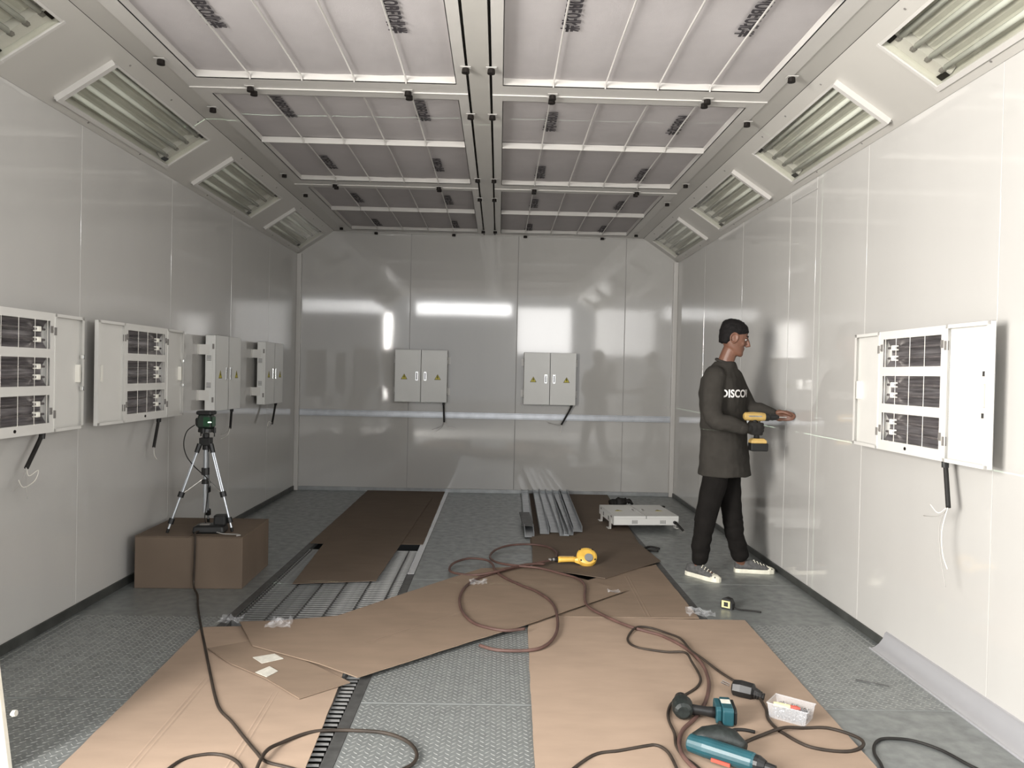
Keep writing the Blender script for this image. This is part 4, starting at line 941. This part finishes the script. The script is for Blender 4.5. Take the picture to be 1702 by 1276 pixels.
def left_hand(mb, g=0.0):
    mb.ball((1.962, 5.414, 1.150), (.040+g, .017+g, .042+g), 12, 8); mb.ball((1.938, 5.425, 1.151), (.030+g, .022+g, .031+g), 12, 8)
    for i, (z, ze, ln) in enumerate(((1.177, 1.158, .0), (1.159, 1.147, .004), (1.141, 1.136, -.001), (1.123, 1.125, -.012))):
        limb(mb, [(1.972, 5.412, z), (2.005, 5.398, z-.001), (2.034+ln*.5, 5.388, (z+ze)/2), (2.055+ln, 5.386, ze)], [.0105+g, .0102+g, .0092+g, .0075+g], 8, 3)
    limb(mb, [(1.945, 5.406, 1.170), (1.972, 5.386, 1.176), (2.004, 5.372, 1.166), (2.026, 5.370, 1.154)], [.014+g, .0125+g, .011+g, .0085+g], 8, 3)
bd = MB()
head_islands(bd)
limb(bd, [(1.592, 5.525, 1.44), (1.607, 5.515, 1.52), (1.632, 5.50, 1.60)], [.062, .056, .054])
bd.loft([ell((1.612, 5.53, .80), .15, .11), ell((1.608, 5.53, 1.0), .145, .105), ell((1.60, 5.53, 1.15), .145, .105), ell((1.588, 5.53, 1.32), .16, .105), ell((1.588, 5.53, 1.42), .14, .09), ell((1.594, 5.528, 1.47), .07, .06)])
for a, b, c in ((shR, elR, wrR), (shL, elL, wrL)): limb(bd, [a, a.lerp(b, .5), b, b.lerp(c, .5), c], [.048, .044, .038, .036, .027])
limb(bd, [wrR, V((1.70, 5.266, 1.063))], [.027, .024]); limb(bd, [wrL, V((1.945, 5.423, 1.151))], [.027, .024])
right_hand(bd); left_hand(bd)
for a, b, c in ((hpR, knR, anR), (hpL, knL, anL)): limb(bd, [a, a.lerp(b, .5), b, b.lerp(c, .4), c], [.082, .068, .05, .05, .036])
limb(bd, [anR, V((1.435, 5.455, .058)), V((1.50, 5.375, .042))], [.034, .026, .018]); limb(bd, [anL, V((1.80, 5.615, .058)), V((1.90, 5.608, .042))], [.034, .026, .018])
body = remeshed('body', bd, M['skin'], man, .0052, 3, origin=PO)
# eyes, brows, hair
for s in (-1, 1):
    e = obj('eye', MB().ball(HM @ V((.079, s*.031, .004))-PO, (.010, .011, .008), 10, 7), M['wire'], body, smooth=True)
    obj('iris', MB().ball(HM @ V((.0875, s*.031, .003))-PO, (.0035, .0045, .0045), 8, 5), M['black'], e)
    obj('eyebrow', MB().tube([HM @ V((.092, s*.016, .026))-PO, HM @ V((.089, s*.033, .032))-PO, HM @ V((.074, s*.050, .026))-PO], [.003, .004, .002], 6), M['hair'], body)
hr = MB()
prof = [(-.060, .030, .060, -.058), (-.03, .050, .073, -.046), (.0, .072, .0795, -.033), (.03, .094, .083, -.015), (.065, .100, .081, -.009), (.095, .086, .068, -.012), (.118, .056, .046, -.014), (.127, .02, .018, -.014)]
hr.loft([[HM @ V((cx_+rx*math.cos(2*PI*j/22), ry*math.sin(2*PI*j/22), z)) for j in range(22)] for z, rx, ry, cx_ in prof])
remeshed('hair', hr, M['hair'], man, .006, 2, noise=lambda p: .0035*mnoise.noise(p*70), origin=PO)
# sweatshirt
sw = MB()
sw.loft([ell((1.622, 5.53, .716), .218, .172), ell((1.619, 5.53, .80), .212, .165), ell((1.612, 5.53, .95), .198, .150), ell((1.602, 5.53, 1.15), .192, .146), ell((1.586, 5.53, 1.30), .200, .148), ell((1.584, 5.53, 1.40), .188, .130), ell((1.590, 5.528, 1.465), .130, .095), ell((1.602, 5.522, 1.52), .070, .068)])
for a, b, c in ((shR, elR, wrR), (shL, elL, wrL)):
    d = (c-b).normalized(); limb(sw, [a+V((.02, .02, .0)) if a is shR else a, a.lerp(b, .45), b, b.lerp(c, .5), c-d*.012], [.082, .072, .062, .056, .042], 16)
def folds(p):
    q = V((p.x*7, p.y*7, p.z*13)); v = .0065*mnoise.noise(q)+.003*mnoise.noise(p*24)
    return v
remeshed('sweatshirt', sw, M['sweat'], man, .0075, 4, noise=folds, origin=PO)
obj('hem_band', MB().loft([[q-PO for q in ell((1.620, 5.53, z), .206+g, .160+g)] for z, g in ((.722, -.012), (.716, -.006), (.724, -.001), (.764, -.001), (.770, -.006))], cap=False), M['sweat'], man, smooth=True)
for c, b in ((wrR, elR), (wrL, elL)):
    d = (c-b).normalized(); obj('cuff', MB().tube([c-d*.040-PO, c-d*.030-PO, c+d*.006-PO, c+d*.010-PO], [.043, .045, .040, .034], 14), M['sweat'], man, smooth=True)
obj('collar', MB().tube([V((1.605, 5.521, 1.518))+tf*(.064*math.cos(a))+trr*(.062*math.sin(a))+V((0, 0, -.018*math.cos(a)))-PO for a in [2*PI*k/20 for k in range(20)]], .010, 8, closed=True), M['sweat'], man, smooth=True)
# chest print wrapped on the front of the sweatshirt
def chest(u, z):        # u: metres along the chest, 0 = middle; positive towards the man's left
    a = -u/.17; c = V((1.586, 5.53, z)); p = 2.3; ca, sa = math.cos(a), math.sin(a)
    return c+tf*((.148+.012)*math.copysign(abs(ca)**(2/p), ca))+trr*((.200+.010)*math.copysign(abs(sa)**(2/p), sa))
tm_ = text_mesh('chest_print', 'DISCOVERY', .074, M['print'], man, Matrix.Identity(4), None, .0, bold=.0022)
import bmesh as _bm
b_ = _bm.new(); b_.from_mesh(tm_.data)
for _ in range(3):
    es = [e for e in b_.edges if e.calc_length() > .012]
    if es: _bm.ops.subdivide_edges(b_, edges=es, cuts=1); _bm.ops.triangulate(b_, faces=b_.faces[:])
wd = max(v.co.x for v in b_.verts)
for v in b_.verts: v.co = chest(v.co.x-wd*.5+.0, 1.272+v.co.y)-PO
b_.to_mesh(tm_.data); b_.free(); tm_['label'] = 'white chest lettering'
# trousers
tr_ = MB()
tr_.loft([ell((1.615, 5.53, 1.0), .165, .125), ell((1.612, 5.53, .90), .180, .142), ell((1.61, 5.53, .80), .182, .145), ell((1.607, 5.53, .765), .16, .12)])
limb(tr_, [hpR+V((0, 0, -.02)), hpR.lerp(knR, .5)+V((-.004, 0, 0)), knR+V((-.012, 0, 0)), knR.lerp(anR, .5)+V((-.012, 0, 0)), V((1.442, 5.470, .135))], [.088, .088, .076, .066, .060], 16)
limb(tr_, [hpL+V((0, 0, -.02)), hpL.lerp(knL, .5), knL, knL.lerp(anL, .5)+V((-.008, 0, 0)), V((1.770, 5.608, .135))], [.088, .086, .076, .068, .064], 16)
remeshed('trousers', tr_, M['trouser'], man, .0075, 4, noise=lambda p: (.006+.008*max(0, .45-p.z))*mnoise.noise(V((p.x*9, p.y*9, p.z*(14 if p.z > .4 else 26)))), origin=PO)
# shoes
def shoe(heel, toe):
    h, t_ = V((*heel, 0)), V((*toe, 0)); d = (t_-h).normalized(); s = V((-d.y, d.x, 0)); L = (t_-h).length
    T = Matrix(((d.x, s.x, 0, h.x-PO.x), (d.y, s.y, 0, h.y-PO.y), (0, 0, 1, 0), (0, 0, 0, 1)))
    outl = [(.0, .022), (.03, .034), (.10, .034), (.19, .044), (.25, .042), (.285, .026), (.297, .008)]
    k = L/.297
    def ring(z, g): return [V((x*k, w_+g if w_ else 0, z)) for x, w_ in outl]+[V((x*k, -(w_+g), z)) for x, w_ in outl[::-1]]
    sole = obj('shoe_sole', MB().loft([ring(0, 0), ring(.003, .003), ring(.026, .003), ring(.030, 0)], T=T), M['sole'], man)
    up = MB(); rings = []
    for x, hw, h0, top in ((.004, .022, .028, .078), (.03, .032, .028, .088), (.075, .033, .028, .090), (.115, .036, .028, .094), (.15, .039, .028, .082), (.19, .041, .028, .066), (.235, .040, .028, .052), (.27, .030, .028, .042), (.288, .014, .028, .034)):
        rings.append([V((x*k, hw*math.cos(a), h0+(top-h0)*math.sin(a)**.8)) for a in [PI*j/12 for j in range(13)]])
    u = obj('shoe_upper', up.loft(rings, T=T), M['shoe'], man, smooth=True)
    lc = MB()
    for i in range(5):
        x = (.135+.024*i)*k; zt = .088-.0095*i
        lc.tube([T @ V((x, .022, zt-.010)), T @ V((x+.008, 0, zt+.003)), T @ V((x+.012, -.022, zt-.011))], .0032, 6)
    obj('laces', lc, M['sole'], u, kind='stuff')
    tc_ = obj('toe_cap', MB().loft([[V((x*k, (hw)*math.cos(a), .026+(hh)*math.sin(a))) for a in [PI*j/10 for j in range(11)]] for x, hw, hh in ((.238, .0405, .026), (.262, .035, .021), (.285, .020, .013), (.294, .006, .008))], T=T), M['sole'], u, smooth=True)
shoe((1.372, 5.535), (1.548, 5.318)); shoe((1.738, 5.622), (2.022, 5.600))
# work glove on the drilling hand
gl = MB(); right_hand(gl, .0022); limb(gl, [V((1.665, 5.262, 1.061)), V((1.70, 5.266, 1.063))], [.033, .030])
remeshed('work_glove', gl, M['rubber'], man, .0045, 3, origin=PO)['label'] = 'dark work glove'
# the drill in his hand
hd = thing('cordless_drill', 'yellow and black cordless drill held in the gloved hand of the man', 'power tool', (1.762, 5.305, .93))
dB = V((1.762, 5.305, .93))
def dl(*p): return V(p)
obj('motor_housing', MB().tube([(-.085, 0, .215), (-.075, 0, .215), (-.02, 0, .215), (.035, 0, .213), (.06, 0, .213)], [.018, .028, .031, .030, .026], 14), M['yelldark'], hd)
obj('gear_case', MB().tube([(.060, 0, .213), (.085, 0, .213), (.095, 0, .213)], [.029, .028, .022], 14), M['black'], hd)
obj('chuck', MB().tube([(.095, 0, .213), (.135, 0, .213), (.155, 0, .213)], [.022, .021, .012], 12), M['black'], hd)
obj('bit', MB().cyl((.155, 0, .213), (.21, 0, .213), .003, n=6), M['chrome'], hd)
obj('grip', MB().tube([(-.012, 0, .20), (-.004, 0, .15), (.006, 0, .10), (.008, 0, .055)], [.021, .017, .017, .021], 12), M['black'], hd, smooth=True)
obj('foot', MB().loft([[V((x*s+.012, y*s, z)) for x, y in ((-.05, -.034), (.055, -.034), (.065, 0), (.055, .034), (-.05, .034))] for z, s in ((.034, 1), (.052, 1), (.066, .7))]), M['yelldark'], hd, bevel=.003)
obj('battery_pack', MB().loft([[V((x*s+.016, y*s, z)) for x, y in ((-.055, -.038), (.06, -.038), (.07, 0), (.06, .038), (-.055, .038))] for z, s in ((-.020, .92), (-.012, 1), (.030, 1), (.034, .97))]), M['black'], hd, bevel=.003)
obj('trigger', MB().tube([(.020, 0, .185), (.022, 0, .165)], [.010, .009], 8), M['black'], hd)
obj('silver_stripe', MB().box((-.06, -.0318, .213), (.03, -.0305, .222)), M['chrome'], hd)

# ------------------------------------------------------------------ every separate piece becomes an object of its own
APART = set('hinge leg_clamp bracket latch catch end_plate corner_gap tube_socket screw beam_slit seam_slit pit_rail pit_wall levelling_foot column_collar bolt plug_pin guard_wire lamp_holder lamp_tube support_rod'.split())
def pieces_of(me, gap=.013):
    n = len(me.vertices); par = list(range(n))
    def find(a):
        while par[a] != a: par[a] = par[par[a]]; a = par[a]
        return a
    for e in me.edges:
        a, b = find(e.vertices[0]), find(e.vertices[1])
        if a != b: par[a] = b
    isl = {}
    for i in range(n): isl.setdefault(find(i), []).append(i)
    L = list(isl.values())
    bb = [([min(me.vertices[i].co[k] for i in q) for k in range(3)], [max(me.vertices[i].co[k] for i in q) for k in range(3)]) for q in L]
    g = list(range(len(L)))
    for i in range(len(L)):
        for j in range(i):
            if all(bb[i][0][k]-gap < bb[j][1][k] and bb[j][0][k]-gap < bb[i][1][k] for k in range(3)):
                a, b = g[i], g[j]
                if a != b: g = [b if q == a else q for q in g]
    out = {}
    for q, k in zip(L, g): out.setdefault(k, []).extend(q)
    return list(out.values())
for o in list(C.objects):
    if o.type != 'MESH' or o.name.split('.')[0] not in APART or o.get('category') or o.parent is None: continue
    me = o.data; gap = .004 if o.name.startswith(('lamp_holder', 'lamp_tube', 'guard_wire', 'hinge')) else .013
    P = pieces_of(me, gap)
    if len(P) < 2: continue
    nm = o.name.split('.')[0]
    for k, q in enumerate(P):
        idx = {v: i for i, v in enumerate(q)}
        m2 = bpy.data.meshes.new(nm); m2.from_pydata([tuple(me.vertices[v].co) for v in q], [], [[idx[v] for v in p.vertices] for p in me.polygons if p.vertices[0] in idx])
        m2.polygons.foreach_set('use_smooth', [me.polygons[0].use_smooth]*len(m2.polygons)); m2.materials.append(me.materials[0])
        if k == 0: o.data = m2
        else:
            c = o.copy(); c.data = m2; C.objects.link(c)
